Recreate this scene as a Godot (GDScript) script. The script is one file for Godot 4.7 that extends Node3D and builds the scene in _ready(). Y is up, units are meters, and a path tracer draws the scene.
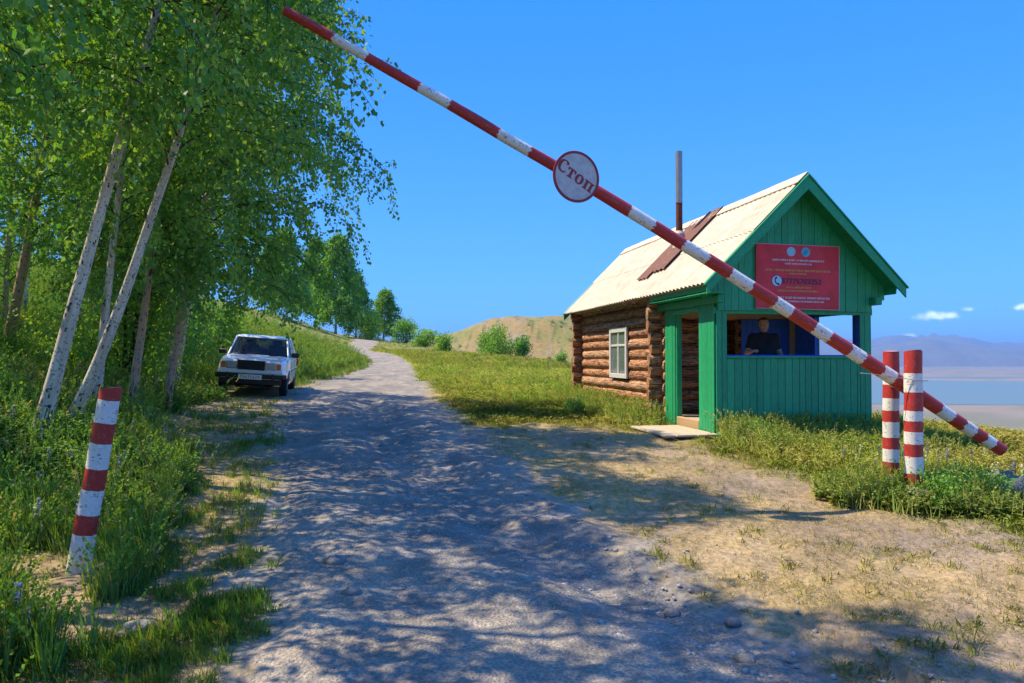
extends Node3D

# ------------------------------------------------------------------ shared state
var RC := PackedFloat32Array()      # road centre (x) by depth
var RH := PackedFloat32Array()      # road height by depth
var RW := PackedFloat32Array()      # road half width by depth
var nz := FastNoiseLite.new()
var nf := FastNoiseLite.new()
var nc := FastNoiseLite.new()
var rng := RandomNumberGenerator.new()
var M := {}
var box_cache := {}
var names := {}


func _ready():
	# ---- camera
	var cam := Camera3D.new()
	cam.name = "camera"
	add_child(cam)
	cam.position = Vector3(0, 1.6, 0)
	cam.rotation_degrees = Vector3(1.2, 0, 0)
	cam.fov = 49.5
	cam.near = 0.05
	cam.far = 60000.0
	cam.current = true
	# ---- sky, air, exposure
	var sky_mat := ProceduralSkyMaterial.new()
	sky_mat.sky_top_color = Color(0.10, 0.358, 0.675)
	sky_mat.sky_horizon_color = Color(0.31, 0.56, 0.80)
	sky_mat.sky_curve = 0.14
	sky_mat.ground_bottom_color = Color(0.32, 0.31, 0.22)
	sky_mat.ground_horizon_color = Color(0.50, 0.62, 0.72)
	sky_mat.sun_angle_max = 36.0
	sky_mat.sun_curve = 0.5
	sky_mat.sky_cover = cloud_cover()
	var sky := Sky.new()
	sky.sky_material = sky_mat
	var env := Environment.new()
	env.background_mode = Environment.BG_SKY
	env.sky = sky
	env.tonemap_mode = Environment.TONE_MAPPER_LINEAR
	env.tonemap_exposure = 2.9
	env.fog_enabled = true
	env.fog_density = 0.00006
	env.fog_light_color = Color(0.57, 0.77, 1.0)
	env.sdfgi_enabled = true
	env.ssao_enabled = true
	env.ssil_enabled = true
	var we := WorldEnvironment.new()
	we.name = "environment"
	we.environment = env
	add_child(we)
	# ---- sun, from the left and slightly beyond the hut
	var sun := DirectionalLight3D.new()
	sun.name = "sun"
	sun.light_energy = 0.85
	sun.light_color = Color(1.0, 0.935, 0.82)
	sun.light_angular_distance = 0.5
	sun.shadow_enabled = true
	add_child(sun)
	sun.look_at_from_position(Vector3(-6.2, 10, -1.0), Vector3.ZERO, Vector3.UP)

	setup()
	terrain()
	road()
	far_country()
	hut()
	gable_sign()
	guard()
	barrier()
	car()
	woods()
	bushes()
	grasses()
	hill_scrub()
	wildflowers()
	stones()


# ------------------------------------------------------------------ bookkeeping
func numbered(called: String) -> String:
	if not names.has(called):
		names[called] = 0
		return called
	names[called] += 1
	return "%s_%03d" % [called, names[called]]


func tag(o: Node, label := "", category := "", group := "", kind := ""):
	if label: o.set_meta("label", label)
	if category: o.set_meta("category", category)
	if group: o.set_meta("group", group)
	if kind: o.set_meta("kind", kind)
	return o


func thing(called: String, at: Vector3, turn := 0.0) -> Node3D:
	var o := Node3D.new()
	o.name = numbered(called)
	add_child(o)
	o.position = at
	o.rotation.y = turn
	return o


func part(called: String, mesh: Mesh, mat: Material, parent: Node, at := Transform3D()) -> MeshInstance3D:
	var o := MeshInstance3D.new()
	o.name = called if parent != self else numbered(called)
	o.mesh = mesh
	o.material_override = mat
	o.transform = at
	parent.add_child(o, true)
	return o


func group_part(called: String, parent: Node) -> Node3D:
	var o := Node3D.new()
	o.name = called
	parent.add_child(o, true)
	return o


# ------------------------------------------------------------------ mesh building
class MB:
	var v := PackedVector3Array()
	var n := PackedVector3Array()
	var c := PackedColorArray()
	var uv := PackedVector2Array()
	var ix := PackedInt32Array()
	var colored := false

	func vert(p: Vector3, nn: Vector3, t := Vector2.ZERO, col := Color.WHITE) -> int:
		v.append(p); n.append(nn); uv.append(t); c.append(col)
		return v.size() - 1

	func tri_i(i: int, j: int, k: int):
		if (v[k] - v[i]).cross(v[j] - v[i]).dot(n[i] + n[j] + n[k]) < 0.0:
			ix.append(i); ix.append(k); ix.append(j)
		else:
			ix.append(i); ix.append(j); ix.append(k)

	# flat polygon (fan), facing along OUT
	func poly(pts: Array, out: Vector3, col := Color.WHITE, uvs := []):
		var nn: Vector3 = (pts[2] - pts[0]).cross(pts[1] - pts[0])
		if pts.size() > 3 and nn.length_squared() < 1e-16:
			nn = (pts[3] - pts[0]).cross(pts[2] - pts[0])
		nn = nn.normalized()
		if nn.dot(out) < 0: nn = -nn
		var b := v.size()
		for i in pts.size():
			vert(pts[i], nn, uvs[i] if uvs else Vector2.ZERO, col)
		for i in range(1, pts.size() - 1):
			tri_i(b, b + i, b + i + 1)

	# solid between two outlines of the same count (convex enough for fans)
	func loft(a: Array, b: Array, col := Color.WHITE, caps := true):
		var ca := Vector3.ZERO
		var cb := Vector3.ZERO
		for p in a: ca += p
		for p in b: cb += p
		ca /= a.size(); cb /= b.size()
		var m := (ca + cb) / 2
		for i in a.size():
			var j := (i + 1) % a.size()
			poly([a[i], a[j], b[j], b[i]], (a[i] + a[j] + b[i] + b[j]) / 4 - m, col)
		if caps:
			poly(a, ca - cb, col)
			poly(b, cb - ca, col)

	func box(at: Vector3, size: Vector3, col := Color.WHITE, bevel := 0.0):
		chamfer(Transform3D(Basis(), at), size, bevel, col)

	func chamfer(t: Transform3D, size: Vector3, bevel := 0.0, col := Color.WHITE):
		var h := size / 2
		var bv: float = min(bevel, min(h.x, min(h.y, h.z)) * 0.9)
		var mid := t.origin
		for ax in 3:
			var a2 := (ax + 1) % 3
			var a3 := (ax + 2) % 3
			for s in [-1, 1]:
				var pts := []
				for q in [[-1, -1], [1, -1], [1, 1], [-1, 1]]:
					var p := Vector3.ZERO
					p[ax] = s * h[ax]; p[a2] = q[0] * (h[a2] - bv); p[a3] = q[1] * (h[a3] - bv)
					pts.append(t * p)
				poly(pts, pts[0] + pts[1] + pts[2] + pts[3] - mid * 4, col)
			if bv > 0:
				for s in [[-1, -1], [1, -1], [1, 1], [-1, 1]]:
					var p1 := Vector3.ZERO
					p1[a2] = s[0] * h[a2]; p1[a3] = s[1] * (h[a3] - bv)
					var p2 := Vector3.ZERO
					p2[a2] = s[0] * (h[a2] - bv); p2[a3] = s[1] * h[a3]
					var e1 := Vector3.ZERO
					e1[ax] = h[ax] - bv
					poly([t * (p1 - e1), t * (p1 + e1), t * (p2 + e1), t * (p2 - e1)], t * (p1 + p2) - mid, col)
		if bv > 0:
			for sx in [-1, 1]:
				for sy in [-1, 1]:
					for sz in [-1, 1]:
						var s := Vector3(sx, sy, sz)
						var pts := []
						for ax in 3:
							var p := s * (h - Vector3.ONE * bv)
							p[ax] = s[ax] * h[ax]
							pts.append(t * p)
						poly(pts, t * (s * h) - mid, col)

	# smooth tube through points
	func tube(pts: PackedVector3Array, rad: PackedFloat32Array, sides := 8, col := Color.WHITE, vlen := 1.0, caps := true, wob := 0.0):
		var base := v.size()
		var cnt := pts.size()
		var side := Vector3.ZERO
		var run := 0.0
		for i in cnt:
			var d: Vector3 = (pts[min(i + 1, cnt - 1)] - pts[max(i - 1, 0)]).normalized()
			if side == Vector3.ZERO:
				side = d.cross(Vector3(0.31, 0.2, 0.93) if absf(d.z) < 0.8 else Vector3(1, 0.1, 0)).normalized()
			side = (side - d * side.dot(d)).normalized()
			var up := d.cross(side)
			if i > 0: run += pts[i].distance_to(pts[i - 1])
			for k in sides + 1:
				var a := TAU * k / sides
				var o := side * cos(a) + up * sin(a)
				var r := rad[i]
				if wob > 0.0:
					r *= 1.0 + wob * sin(a * 3.0 + run * 2.3) * 0.5 + wob * sin(a * 2.0 - run * 3.7 + 1.3) * 0.5
				vert(pts[i] + o * r, o, Vector2(float(k) / sides, run / vlen), col)
		for i in cnt - 1:
			for k in sides:
				var a := base + i * (sides + 1) + k
				tri_i(a, a + 1, a + sides + 2)
				tri_i(a, a + sides + 2, a + sides + 1)
		if caps:
			for e in [0, cnt - 1]:
				var d: Vector3 = (pts[0] - pts[1]) if e == 0 else (pts[cnt - 1] - pts[cnt - 2])
				var nn := d.normalized()
				var m := vert(pts[e], nn, Vector2(0.5, 0.0 if e == 0 else run / vlen), col)
				var ring := []
				for k in sides + 1:
					ring.append(vert(v[base + e * (sides + 1) + k], nn, uv[base + e * (sides + 1) + k], col))
				for k in sides:
					tri_i(m, ring[k], ring[k + 1])

	func lathe(axis_at: Vector3, axis: Vector3, prof: Array, sides := 24, col := Color.WHITE):
		# prof: [distance along the axis, radius]; flat bands
		var z := axis.normalized()
		var x := z.cross(Vector3(0.2, 1, 0.1)).normalized()
		var y := z.cross(x)
		for i in prof.size() - 1:
			var p: Array = prof[i]
			var q: Array = prof[i + 1]
			var dz: float = q[0] - p[0]
			var dr: float = q[1] - p[1]
			var b := v.size()
			for k in sides + 1:
				var a := TAU * k / sides
				var o := x * cos(a) + y * sin(a)
				var nn := (o * dz - z * dr).normalized()
				vert(axis_at + z * p[0] + o * p[1], nn, Vector2(float(k) / sides, i), col)
				vert(axis_at + z * q[0] + o * q[1], nn, Vector2(float(k) / sides, i + 1), col)
			for k in sides:
				var a := b + k * 2
				tri_i(a, a + 1, a + 3)
				tri_i(a, a + 3, a + 2)

	func mesh() -> ArrayMesh:
		var a := []
		a.resize(Mesh.ARRAY_MAX)
		a[Mesh.ARRAY_VERTEX] = v
		a[Mesh.ARRAY_NORMAL] = n
		a[Mesh.ARRAY_TEX_UV] = uv
		if colored: a[Mesh.ARRAY_COLOR] = c
		a[Mesh.ARRAY_INDEX] = ix
		var m := ArrayMesh.new()
		m.add_surface_from_arrays(Mesh.PRIMITIVE_TRIANGLES, a)
		return m


func box_mesh(size: Vector3, bevel := 0.006) -> ArrayMesh:
	var key := "%.3f %.3f %.3f %.3f" % [size.x, size.y, size.z, bevel]
	if not box_cache.has(key):
		var b := MB.new()
		b.box(Vector3.ZERO, size, Color.WHITE, bevel)
		box_cache[key] = b.mesh()
	return box_cache[key]


func prism(outline: Array, z0: float, z1: float) -> ArrayMesh:
	var a := []
	var b := []
	for p in outline:
		a.append(Vector3(p.x, p.y, z0))
		b.append(Vector3(p.x, p.y, z1))
	var m := MB.new()
	m.loft(a, b)
	return m.mesh()


func at(x: float, y: float, z: float) -> Transform3D:
	return Transform3D(Basis(), Vector3(x, y, z))


func turned(x: float, y: float, z: float, rot: Vector3) -> Transform3D:
	return Transform3D(Basis.from_euler(rot), Vector3(x, y, z))


func lin(r: float, g: float, b: float) -> Color:
	return Color(r, g, b).linear_to_srgb()


# ------------------------------------------------------------------ materials
func noise_tex(freq: float, lo: float, hi: float, size := 512, kind := FastNoiseLite.TYPE_SIMPLEX_SMOOTH, sd := 1, octaves := 4, warm := Color.WHITE) -> ImageTexture:
	var f := FastNoiseLite.new()
	f.seed = sd
	f.noise_type = kind
	f.frequency = freq
	f.fractal_octaves = octaves
	var im := f.get_seamless_image(size, size)
	im.convert(Image.FORMAT_RGB8)
	var d := im.get_data()
	var outb := PackedByteArray()
	outb.resize(d.size())
	var lut := PackedByteArray()
	lut.resize(768)
	for k in 256:
		var x := lo + (hi - lo) * k / 255.0
		lut[k] = int(clampf(x * lerpf(warm.r, 1.0, k / 255.0), 0, 1) * 255)
		lut[256 + k] = int(clampf(x * lerpf(warm.g, 1.0, k / 255.0), 0, 1) * 255)
		lut[512 + k] = int(clampf(x * lerpf(warm.b, 1.0, k / 255.0), 0, 1) * 255)
	for i in range(0, d.size(), 3):
		var k := d[i]
		outb[i] = lut[k]; outb[i + 1] = lut[256 + k]; outb[i + 2] = lut[512 + k]
	return ImageTexture.create_from_image(Image.create_from_data(size, size, false, Image.FORMAT_RGB8, outb))


func mat(col: Color, rough := 0.85, tex: Texture2D = null, scale := Vector3.ONE, bump: Texture2D = null, bump_cm := 0.0, world := true) -> StandardMaterial3D:
	var m := StandardMaterial3D.new()
	m.albedo_color = col
	m.roughness = rough
	if tex or bump:
		m.uv1_triplanar = true
		m.uv1_world_triplanar = world
		m.uv1_scale = scale
	if tex: m.albedo_texture = tex
	if bump:
		m.heightmap_enabled = true
		m.heightmap_texture = bump
		m.heightmap_scale = bump_cm
	return m


func setup():
	nz.seed = 11; nz.frequency = 1.0; nz.fractal_octaves = 3
	nf.seed = 23; nf.frequency = 1.0; nf.fractal_octaves = 2
	nc.seed = 5; nc.frequency = 1.0; nc.fractal_octaves = 5
	rng.seed = 77
	# road tables: depth, centre x, height, half width
	var t := [[-60, 4.0, -0.8, 1.6], [-12, 2.6, -0.35, 1.5], [0, 1.0, -0.10, 1.4], [3.5, 0.27, -0.03, 1.33], [5.5, -0.36, 0.03, 1.30], [7, -0.85, 0.15, 1.28], [11.4, -2.1, 0.42, 1.33], [17, -3.65, 0.55, 1.5], [21, -4.3, 0.73, 1.7],
		[32, -5.3, 1.08, 1.25], [43, -6.8, 1.25, 1.2], [52, -8.6, 1.9, 1.15], [62, -12.0, 2.35, 1.2], [75, -16.0, 2.6, 1.3], [88, -17.8, 3.3, 1.5], [100, -19.6, 4.2, 1.6], [120, -23.4, 5.3, 1.6], [150, -31.0, 7.3, 1.7], [220, -50.0, 12.0, 2.0], [300, -75, 14, 2.0], [400, -100, 14, 2.0]]
	var n := 920     # from -60 to 400 by half metres
	for k in 3:
		var a := PackedFloat32Array()
		a.resize(n + 1)
		var s := 0
		for i in n + 1:
			var d := -60.0 + i * 0.5
			while s < t.size() - 2 and d > t[s + 1][0]: s += 1
			a[i] = lerpf(t[s][k + 1], t[s + 1][k + 1], clampf((d - t[s][0]) / (t[s + 1][0] - t[s][0]), 0, 1))
		for pass_ in 3:
			var b := a.duplicate()
			for i in range(1, n):
				var w: int = mini(4 if i < 150 else 9, mini(i, n - i))
				var sum := 0.0
				for q in range(-w, w + 1): sum += b[i + q]
				a[i] = sum / (2 * w + 1)
		if k == 0: RC = a
		elif k == 1: RH = a
		else: RW = a

	var fine := noise_tex(0.03, 0.70, 1.0, 512, FastNoiseLite.TYPE_SIMPLEX_SMOOTH, 3, 6)
	var coarse := noise_tex(0.012, 0.74, 1.0, 512, FastNoiseLite.TYPE_SIMPLEX_SMOOTH, 9, 5)
	var grit := noise_tex(0.06, 0.0, 1.0, 512, FastNoiseLite.TYPE_CELLULAR, 4, 3)
	var gritc := noise_tex(0.05, 0.58, 1.0, 512, FastNoiseLite.TYPE_CELLULAR, 14, 3)
	# soil and turf: tone comes from vertex colours, grain from the textures
	var g := mat(Color.WHITE, 0.95, fine, Vector3.ONE * 0.7, grit, 1.6)
	g.vertex_color_use_as_albedo = true
	g.detail_enabled = true
	g.detail_blend_mode = BaseMaterial3D.BLEND_MODE_MUL
	g.detail_albedo = coarse
	g.detail_uv_layer = BaseMaterial3D.DETAIL_UV_2
	g.uv2_triplanar = true
	g.uv2_world_triplanar = true
	g.uv2_scale = Vector3.ONE * 0.11
	M.ground = g
	var r: StandardMaterial3D = g.duplicate()
	r.albedo_texture = gritc
	r.uv1_scale = Vector3.ONE * 1.5
	r.heightmap_scale = 1.6
	r.uv2_scale = Vector3.ONE * 0.31
	M.road = r
	# foliage
	for q in [["leaf", Color(0.50, 0.50, 0.20)], ["grass", Color(0.45, 0.5, 0.2)]]:
		var l := StandardMaterial3D.new()
		l.vertex_color_use_as_albedo = true
		l.roughness = 0.55 if q[0] == "leaf" else 0.7
		l.metallic_specular = 0.35
		l.backlight_enabled = true
		l.backlight = Color(0.93, 0.96, 0.55)
		M[q[0]] = l
	M.bark = bark_material(0)
	M.bark_brown = bark_material(1)
	M.twig = mat(lin(0.055, 0.035, 0.025), 0.9)
	# painted boards, logs
	var grain := noise_tex(0.02, 0.72, 1.0, 512, FastNoiseLite.TYPE_SIMPLEX_SMOOTH, 31, 5)
	var wear := noise_tex(0.015, 0.78, 1.0, 512, FastNoiseLite.TYPE_SIMPLEX_SMOOTH, 41, 5)
	M.green = mat(lin(0.022, 0.42, 0.165), 0.5, wear, Vector3(5, 0.7, 5), grain, 0.5)
	M.green2 = mat(lin(0.02, 0.38, 0.15), 0.5, wear, Vector3(4, 0.6, 4), grain, 0.5)
	M.green3 = mat(lin(0.026, 0.46, 0.185), 0.48, wear, Vector3(6, 0.5, 6), grain, 0.5)
	M.green_h = mat(lin(0.022, 0.43, 0.17), 0.5, wear, Vector3(1, 6, 1), grain, 0.5)
	M.blue = mat(lin(0.025, 0.14, 0.70), 0.5, wear, Vector3(5, 0.7, 5), grain, 0.4)
	M.log = []
	for c in [Vector3(0.64, 0.30, 0.14), Vector3(0.70, 0.34, 0.16), Vector3(0.55, 0.255, 0.12), Vector3(0.68, 0.38, 0.21)]:
		var lm := StandardMaterial3D.new()
		lm.albedo_color = lin(c.x, c.y, c.z)
		lm.roughness = 0.75
		lm.albedo_texture = log_texture(M.log.size())
		lm.heightmap_enabled = true
		lm.heightmap_texture = lm.albedo_texture
		lm.heightmap_scale = 0.8
		M.log.append(lm)
	M.plank = mat(lin(0.60, 0.40, 0.21), 0.8, wear, Vector3(1, 6, 6), grain, 0.4)
	M.plank_grey = mat(lin(0.62, 0.51, 0.35), 0.85, wear, Vector3(1.2, 5, 5), grain, 0.5)
	M.slate = mat(lin(0.76, 0.685, 0.565), 0.9, noise_tex(0.01, 0.86, 1.0, 512, FastNoiseLite.TYPE_SIMPLEX_SMOOTH, 51, 6, Color(0.93, 0.9, 0.86)), Vector3.ONE * 0.8, fine, 0.25)
	M.slate_b = mat(lin(0.74, 0.66, 0.545), 0.9, noise_tex(0.013, 0.84, 1.0, 512, FastNoiseLite.TYPE_SIMPLEX_SMOOTH, 52, 6, Color(0.93, 0.9, 0.86)), Vector3.ONE * 0.6, fine, 0.25)
	M.rust = mat(lin(0.27, 0.105, 0.075), 0.7, noise_tex(0.02, 0.5, 1.0, 512, FastNoiseLite.TYPE_SIMPLEX_SMOOTH, 61, 6, Color(1.0, 0.8, 0.7)), Vector3.ONE * 1.3)
	M.rust_red = mat(lin(0.25, 0.075, 0.03), 0.8, noise_tex(0.02, 0.45, 1.0, 512, FastNoiseLite.TYPE_SIMPLEX_SMOOTH, 62, 6, Color(1.0, 0.8, 0.7)), Vector3.ONE * 2.0)
	M.zinc = mat(lin(0.42, 0.42, 0.41), 0.45, wear, Vector3.ONE * 2.0)
	M.zinc.metallic = 0.6
	M.white = mat(lin(0.78, 0.77, 0.73), 0.5, wear, Vector3(3, 3, 3))
	M.dark = mat(lin(0.02, 0.018, 0.016), 0.9)
	M.iron = mat(lin(0.06, 0.055, 0.05), 0.6)
	M.glass = StandardMaterial3D.new()
	M.glass.transparency = BaseMaterial3D.TRANSPARENCY_ALPHA
	M.glass.albedo_color = Color(0.75, 0.85, 0.85, 0.12)
	M.glass.roughness = 0.03
	M.stone = []
	for c in [Vector3(0.30, 0.29, 0.27), Vector3(0.24, 0.235, 0.225), Vector3(0.36, 0.33, 0.29)]:
		M.stone.append(mat(lin(c.x, c.y, c.z), 0.9, fine, Vector3.ONE * 3.0, grit, 0.6))
	M.paint_red = Color(0.45, 0.032, 0.025)
	M.paint_white = Color(0.80, 0.78, 0.73)


func log_texture(sd: int) -> ImageTexture:
	# u round the log, v along it: long fibres, drying cracks, knots
	var w := 128
	var h := 512
	var im := Image.create(w, h, false, Image.FORMAT_RGB8)
	var f := FastNoiseLite.new()
	f.seed = 200 + sd; f.frequency = 1.0; f.fractal_octaves = 4
	var r := RandomNumberGenerator.new()
	r.seed = 900 + sd
	var knots := []
	for i in 9: knots.append(Vector3(r.randf() * w, r.randf() * h, r.randf_range(2, 5)))
	for y in h:
		for x in w:
			var a := TAU * x / w
			var e := f.get_noise_3d(cos(a) * 3.2, sin(a) * 3.2, y * 0.012)
			var fib := f.get_noise_3d(cos(a) * 14.0, sin(a) * 14.0, y * 0.02 + 40.0)
			var s := 0.82 + 0.30 * e + 0.22 * fib
			if fib < -0.28: s *= 0.4
			if e < -0.22: s *= 0.72
			for k in knots:
				var dd := Vector2((x - k.x), (y - k.y) * 0.6).length()
				if dd < k.z: s *= 0.5
			s = clampf(s, 0.08, 1.0)
			im.set_pixel(x, y, Color(s, s * lerpf(0.93, 1.0, s), s * lerpf(0.85, 1.0, s)))
	return ImageTexture.create_from_image(im)


func bark_material(kind: int) -> StandardMaterial3D:
	# white birch bark with dark lenticels and black scars, rough grey-black bark in patches at the foot (v = 0)
	var w := 64
	var h := 768
	var im := Image.create(w, h, false, Image.FORMAT_RGB8)
	var hm := Image.create(w, h, false, Image.FORMAT_RGB8)
	var f := FastNoiseLite.new()
	f.seed = 300 + kind; f.frequency = 1.0; f.fractal_octaves = 4
	var lightc := Color(0.86, 0.82, 0.74) if kind == 0 else Color(0.78, 0.62, 0.46)
	var darkc := Color(0.17, 0.14, 0.12) if kind == 0 else Color(0.28, 0.17, 0.11)
	for y in h:
		var v := float(y) / h
		for x in w:
			var a := TAU * x / w
			var cx := cos(a)
			var sx := sin(a)
			var tone := f.get_noise_3d(cx * 0.9, sx * 0.9, y * 0.02)
			var len_ := f.get_noise_3d(cx * 1.8 + 9.0, sx * 1.8, y * 0.42)
			var scar := f.get_noise_3d(cx * 1.0 - 20.0, sx * 1.0, y * 0.14)
			var foot := f.get_noise_3d(cx * 2.2 + 50.0, sx * 2.2, y * 0.05)
			var c := lightc.lerp(Color(0.66, 0.58, 0.50), clampf(0.4 + tone, 0, 1) * 0.7)
			var q := 0.0
			if len_ > 0.33: q = clampf((len_ - 0.33) * 6.0, 0, 0.7)
			if scar > 0.33: q = maxf(q, clampf((scar - 0.33) * 9.0, 0, 1))
			if foot > -0.25 + v * 7.0: q = maxf(q, 0.85)
			im.set_pixel(x, y, c.lerp(darkc, q))
			var hh := 0.6 - q * 0.4 + tone * 0.2
			hm.set_pixel(x, y, Color(hh, hh, hh))
	var m := StandardMaterial3D.new()
	m.roughness = 0.8
	m.albedo_texture = ImageTexture.create_from_image(im)
	m.heightmap_enabled = true
	m.heightmap_texture = ImageTexture.create_from_image(hm)
	m.heightmap_scale = 0.6
	return m


func cloud_cover() -> ImageTexture:
	# a few small fair-weather clouds low over the far mountains, all round the horizon
	var w := 4096
	var h := 2048
	var im := Image.create(w, h, false, Image.FORMAT_RGBA8)
	im.fill(Color(1, 1, 1, 0))
	var f := FastNoiseLite.new()
	f.seed = 71; f.frequency = 0.045; f.fractal_octaves = 5
	var r := RandomNumberGenerator.new()
	r.seed = 15
	# [bearing to the right of straight ahead in degrees, elevation, half width, half height]
	var puffs := [[29.3, 2.75, 0.75, 0.42], [30.2, 2.75, 0.9, 0.36], [29.7, 2.7, 1.35, 0.24], [31.6, 3.15, 0.35, 0.18], [34.9, 3.2, 1.0, 0.3], [28.0, 1.5, 0.7, 0.12], [42, 3.2, 3, 0.8], [55, 2.7, 2.4, 0.7], [70, 3.6, 4, 1.0], [95, 3.0, 3, 0.8], [130, 4.2, 4, 1.1], [170, 3.2, 3, 0.8], [215, 4.0, 4, 1.0], [260, 3.4, 3, 0.8], [300, 3.8, 3.5, 0.9]]
	for p in puffs:
		var cx: float = p[0] / 360.0 * w
		var cy: float = (0.5 - p[1] / 180.0) * h
		var rx: float = p[2] / 360.0 * w
		var ry: float = p[3] / 180.0 * h
		for y in range(int(cy - ry * 2.6), int(cy + ry * 1.6)):
			for x in range(int(cx - rx * 1.8), int(cx + rx * 1.8)):
				var xx := posmod(x, w)
				var dx := (x - cx) / rx
				var dy := (y - cy) / ry
				if dy > 0: dy *= 1.8
				var d := 1.0 - (dx * dx + dy * dy) + f.get_noise_2d(x * 2.2, y * 2.2) * 1.0
				var al := clampf(d * 1.0, 0, 1) * 0.42
				var old := im.get_pixel(xx, y)
				if al > old.a: im.set_pixel(xx, y, Color(1.0, 0.93, 0.86, al))
	return ImageTexture.create_from_image(im)


# ------------------------------------------------------------------ lie of the land (x to the right, d = depth = -z)
func look(a: PackedFloat32Array, d: float) -> float:
	var f := clampf((d + 60.0) * 2.0, 0.0, 919.99)
	var i := int(f)
	return lerpf(a[i], a[i + 1], f - i)


const GULLY := [Vector2(-3.3, 17.0), Vector2(-1.95, 11.4), Vector2(-0.9, 8.4), Vector2(-0.2, 6.5), Vector2(0.75, 5.0), Vector2(1.6, 3.9), Vector2(2.6, 2.4)]


func gully(x: float, d: float) -> float:
	if d > 18.0 or d < 1.5 or x < -5.0 or x > 4.0: return 9.0
	var best := 9.0
	var p := Vector2(x, d)
	for i in GULLY.size() - 1:
		best = minf(best, p.distance_to(Geometry2D.get_closest_point_to_segment(p, GULLY[i], GULLY[i + 1])))
	return best


func H(x: float, d: float) -> float:
	var rc := look(RC, d)
	var hw := look(RW, d)
	var y := look(RH, d)
	var left := rc - hw - x
	var off := absf(x - rc) - hw
	if left > 0.0:
		var e := left
		var start := 1.0 + 1.1 * (1.0 - smoothstep(5.5, 8.5, d)) + 1.0 * smoothstep(11.0, 15.0, d) * (1.0 - smoothstep(24.0, 34.0, d))
		var k := maxf(0.0, e - start)
		y += lerpf(-0.04, 0.06, smoothstep(6.0, 8.0, d)) * minf(e, 3.0) + 15.0 * tanh((sqrt(k * k + 0.36) - 0.6) * 0.31 / 15.0)
	var xq := maxf(x, rc - hw)
	var q := 0.75 * xq + 0.35 * (d - 8.0)
	if q > 0.0:
		y -= 0.032 * minf(q, 19.0)
		if xq > 1.0: y -= 0.0085 * pow(clampf(q - 5.0, 0.0, 16.0), 2.0) * smoothstep(2.0, 12.0, xq)
		var k2 := maxf(0.0, q - 15.0)
		y -= 0.36 * (sqrt(k2 * k2 + 400.0) - 20.0)
	var far_hill := -26.0 + 40.2 * exp(-pow((x - 9.0) / (75.0 if x < 9.0 else 62.0), 2.0) - pow((d - 225.0) / 85.0, 2.0))
	if far_hill > -20.0 and d > 60.0:
		far_hill += nz.get_noise_2d(x * 0.03, d * 0.03) * 1.6
		var k := 3.0
		var m := maxf(y, far_hill)
		y = m + k * log(exp((y - m) / k) + exp((far_hill - m) / k)) - k * 0.02
	var r := sqrt(x * x + d * d)
	if r > 300.0:
		y = lerpf(y, -150.6 + 0.6 * nz.get_noise_2d(x * 0.002, d * 0.002), smoothstep(300.0, 1300.0, r))
	if r < 260.0:
		y += lerpf(0.022, 0.05, smoothstep(-0.2, 1.5, off)) * nz.get_noise_2d(x * 0.55, d * 0.55)
		if r < 45.0:
			y += 0.014 * nf.get_noise_2d(x * 2.6, d * 2.6)
			if off < 0.6:
				var g := gully(x + 0.18 * nz.get_noise_2d(x * 0.9, d * 0.9), d)
				y -= 0.085 * exp(-pow(g / 0.42, 2.0))
				y += 0.035 * nz.get_noise_2d((x - rc) * 1.3, d * 0.35 + 17.0)
				y += 0.012 * nf.get_noise_2d(x * 7.0, d * 7.0) * exp(-pow(g / 0.8, 2.0))
		if off > 0.0 and r > 12.0:
			y += 0.25 * smoothstep(12.0, 60.0, r) * smoothstep(0.0, 4.0, off) * nz.get_noise_2d(x * 0.09 + 7.0, d * 0.09)
	return y


# how much grass stands at a place: 0 bare, 1 thick; also used to tint the soil
func turf(x: float, d: float) -> float:
	var rc := look(RC, d)
	var hw := look(RW, d)
	var off := absf(x - rc) - hw
	var n1 := nz.get_noise_2d(x * 0.9 + 31.0, d * 0.9)
	var n2 := nf.get_noise_2d(x * 2.7, d * 2.7 + 9.0)
	off += 0.22 * n1 + 0.12 * n2
	if off < 0.0: return 0.0
	if x < rc:
		var wide := 1.15 + 0.55 * (1.0 - smoothstep(5.6, 6.6, d + n1 * 0.6)) + 0.9 * smoothstep(8.0, 11.0, d) * (1.0 - smoothstep(15.0, 18.0, d)) - 0.7 * smoothstep(19.0, 24.0, d)
		var g := smoothstep(wide - 0.55, wide + 0.35, off + 0.5 * n1)
		var sparse := (0.30 + 0.35 * (1.0 - smoothstep(5.5, 7.0, d))) * smoothstep(0.05, 0.4, off) * smoothstep(-0.25, 0.3, n1 + n2 * 0.5)
		# trodden soil by the near post
		var bare := maxf(exp(-pow((x + 3.9) / 0.75, 2.0) - pow((d - 5.55) / 0.45, 2.0)), exp(-pow((x + 3.15) / 0.42, 2.0) - pow((d - 5.25) / 0.42, 2.0)))
		return clampf(maxf(g, sparse) * (1.0 - 0.95 * smoothstep(0.25, 0.6, bare + n2 * 0.15)), 0, 1)
	var line := 0.929 * x + 0.371 * d + 0.55 * n1 + 0.2 * n2
	var yard := 1.0 - maxf(smoothstep(5.7, 7.7, line), smoothstep(12.3, 14.2, d + n1) * smoothstep(0.1, 0.9, off))
	# trodden path to the doorstep
	var door := exp(-pow((x - 2.0) / 0.7, 2.0) - pow((d - 11.3) / 1.3, 2.0))
	yard = maxf(yard, smoothstep(0.4, 0.75, door))
	var thin := 0.10 * smoothstep(0.05, 0.45, n1 + 0.6 * n2) * smoothstep(0.0, 0.5, off)
	return clampf(maxf(1.0 - yard, thin), 0, 1)


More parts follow.
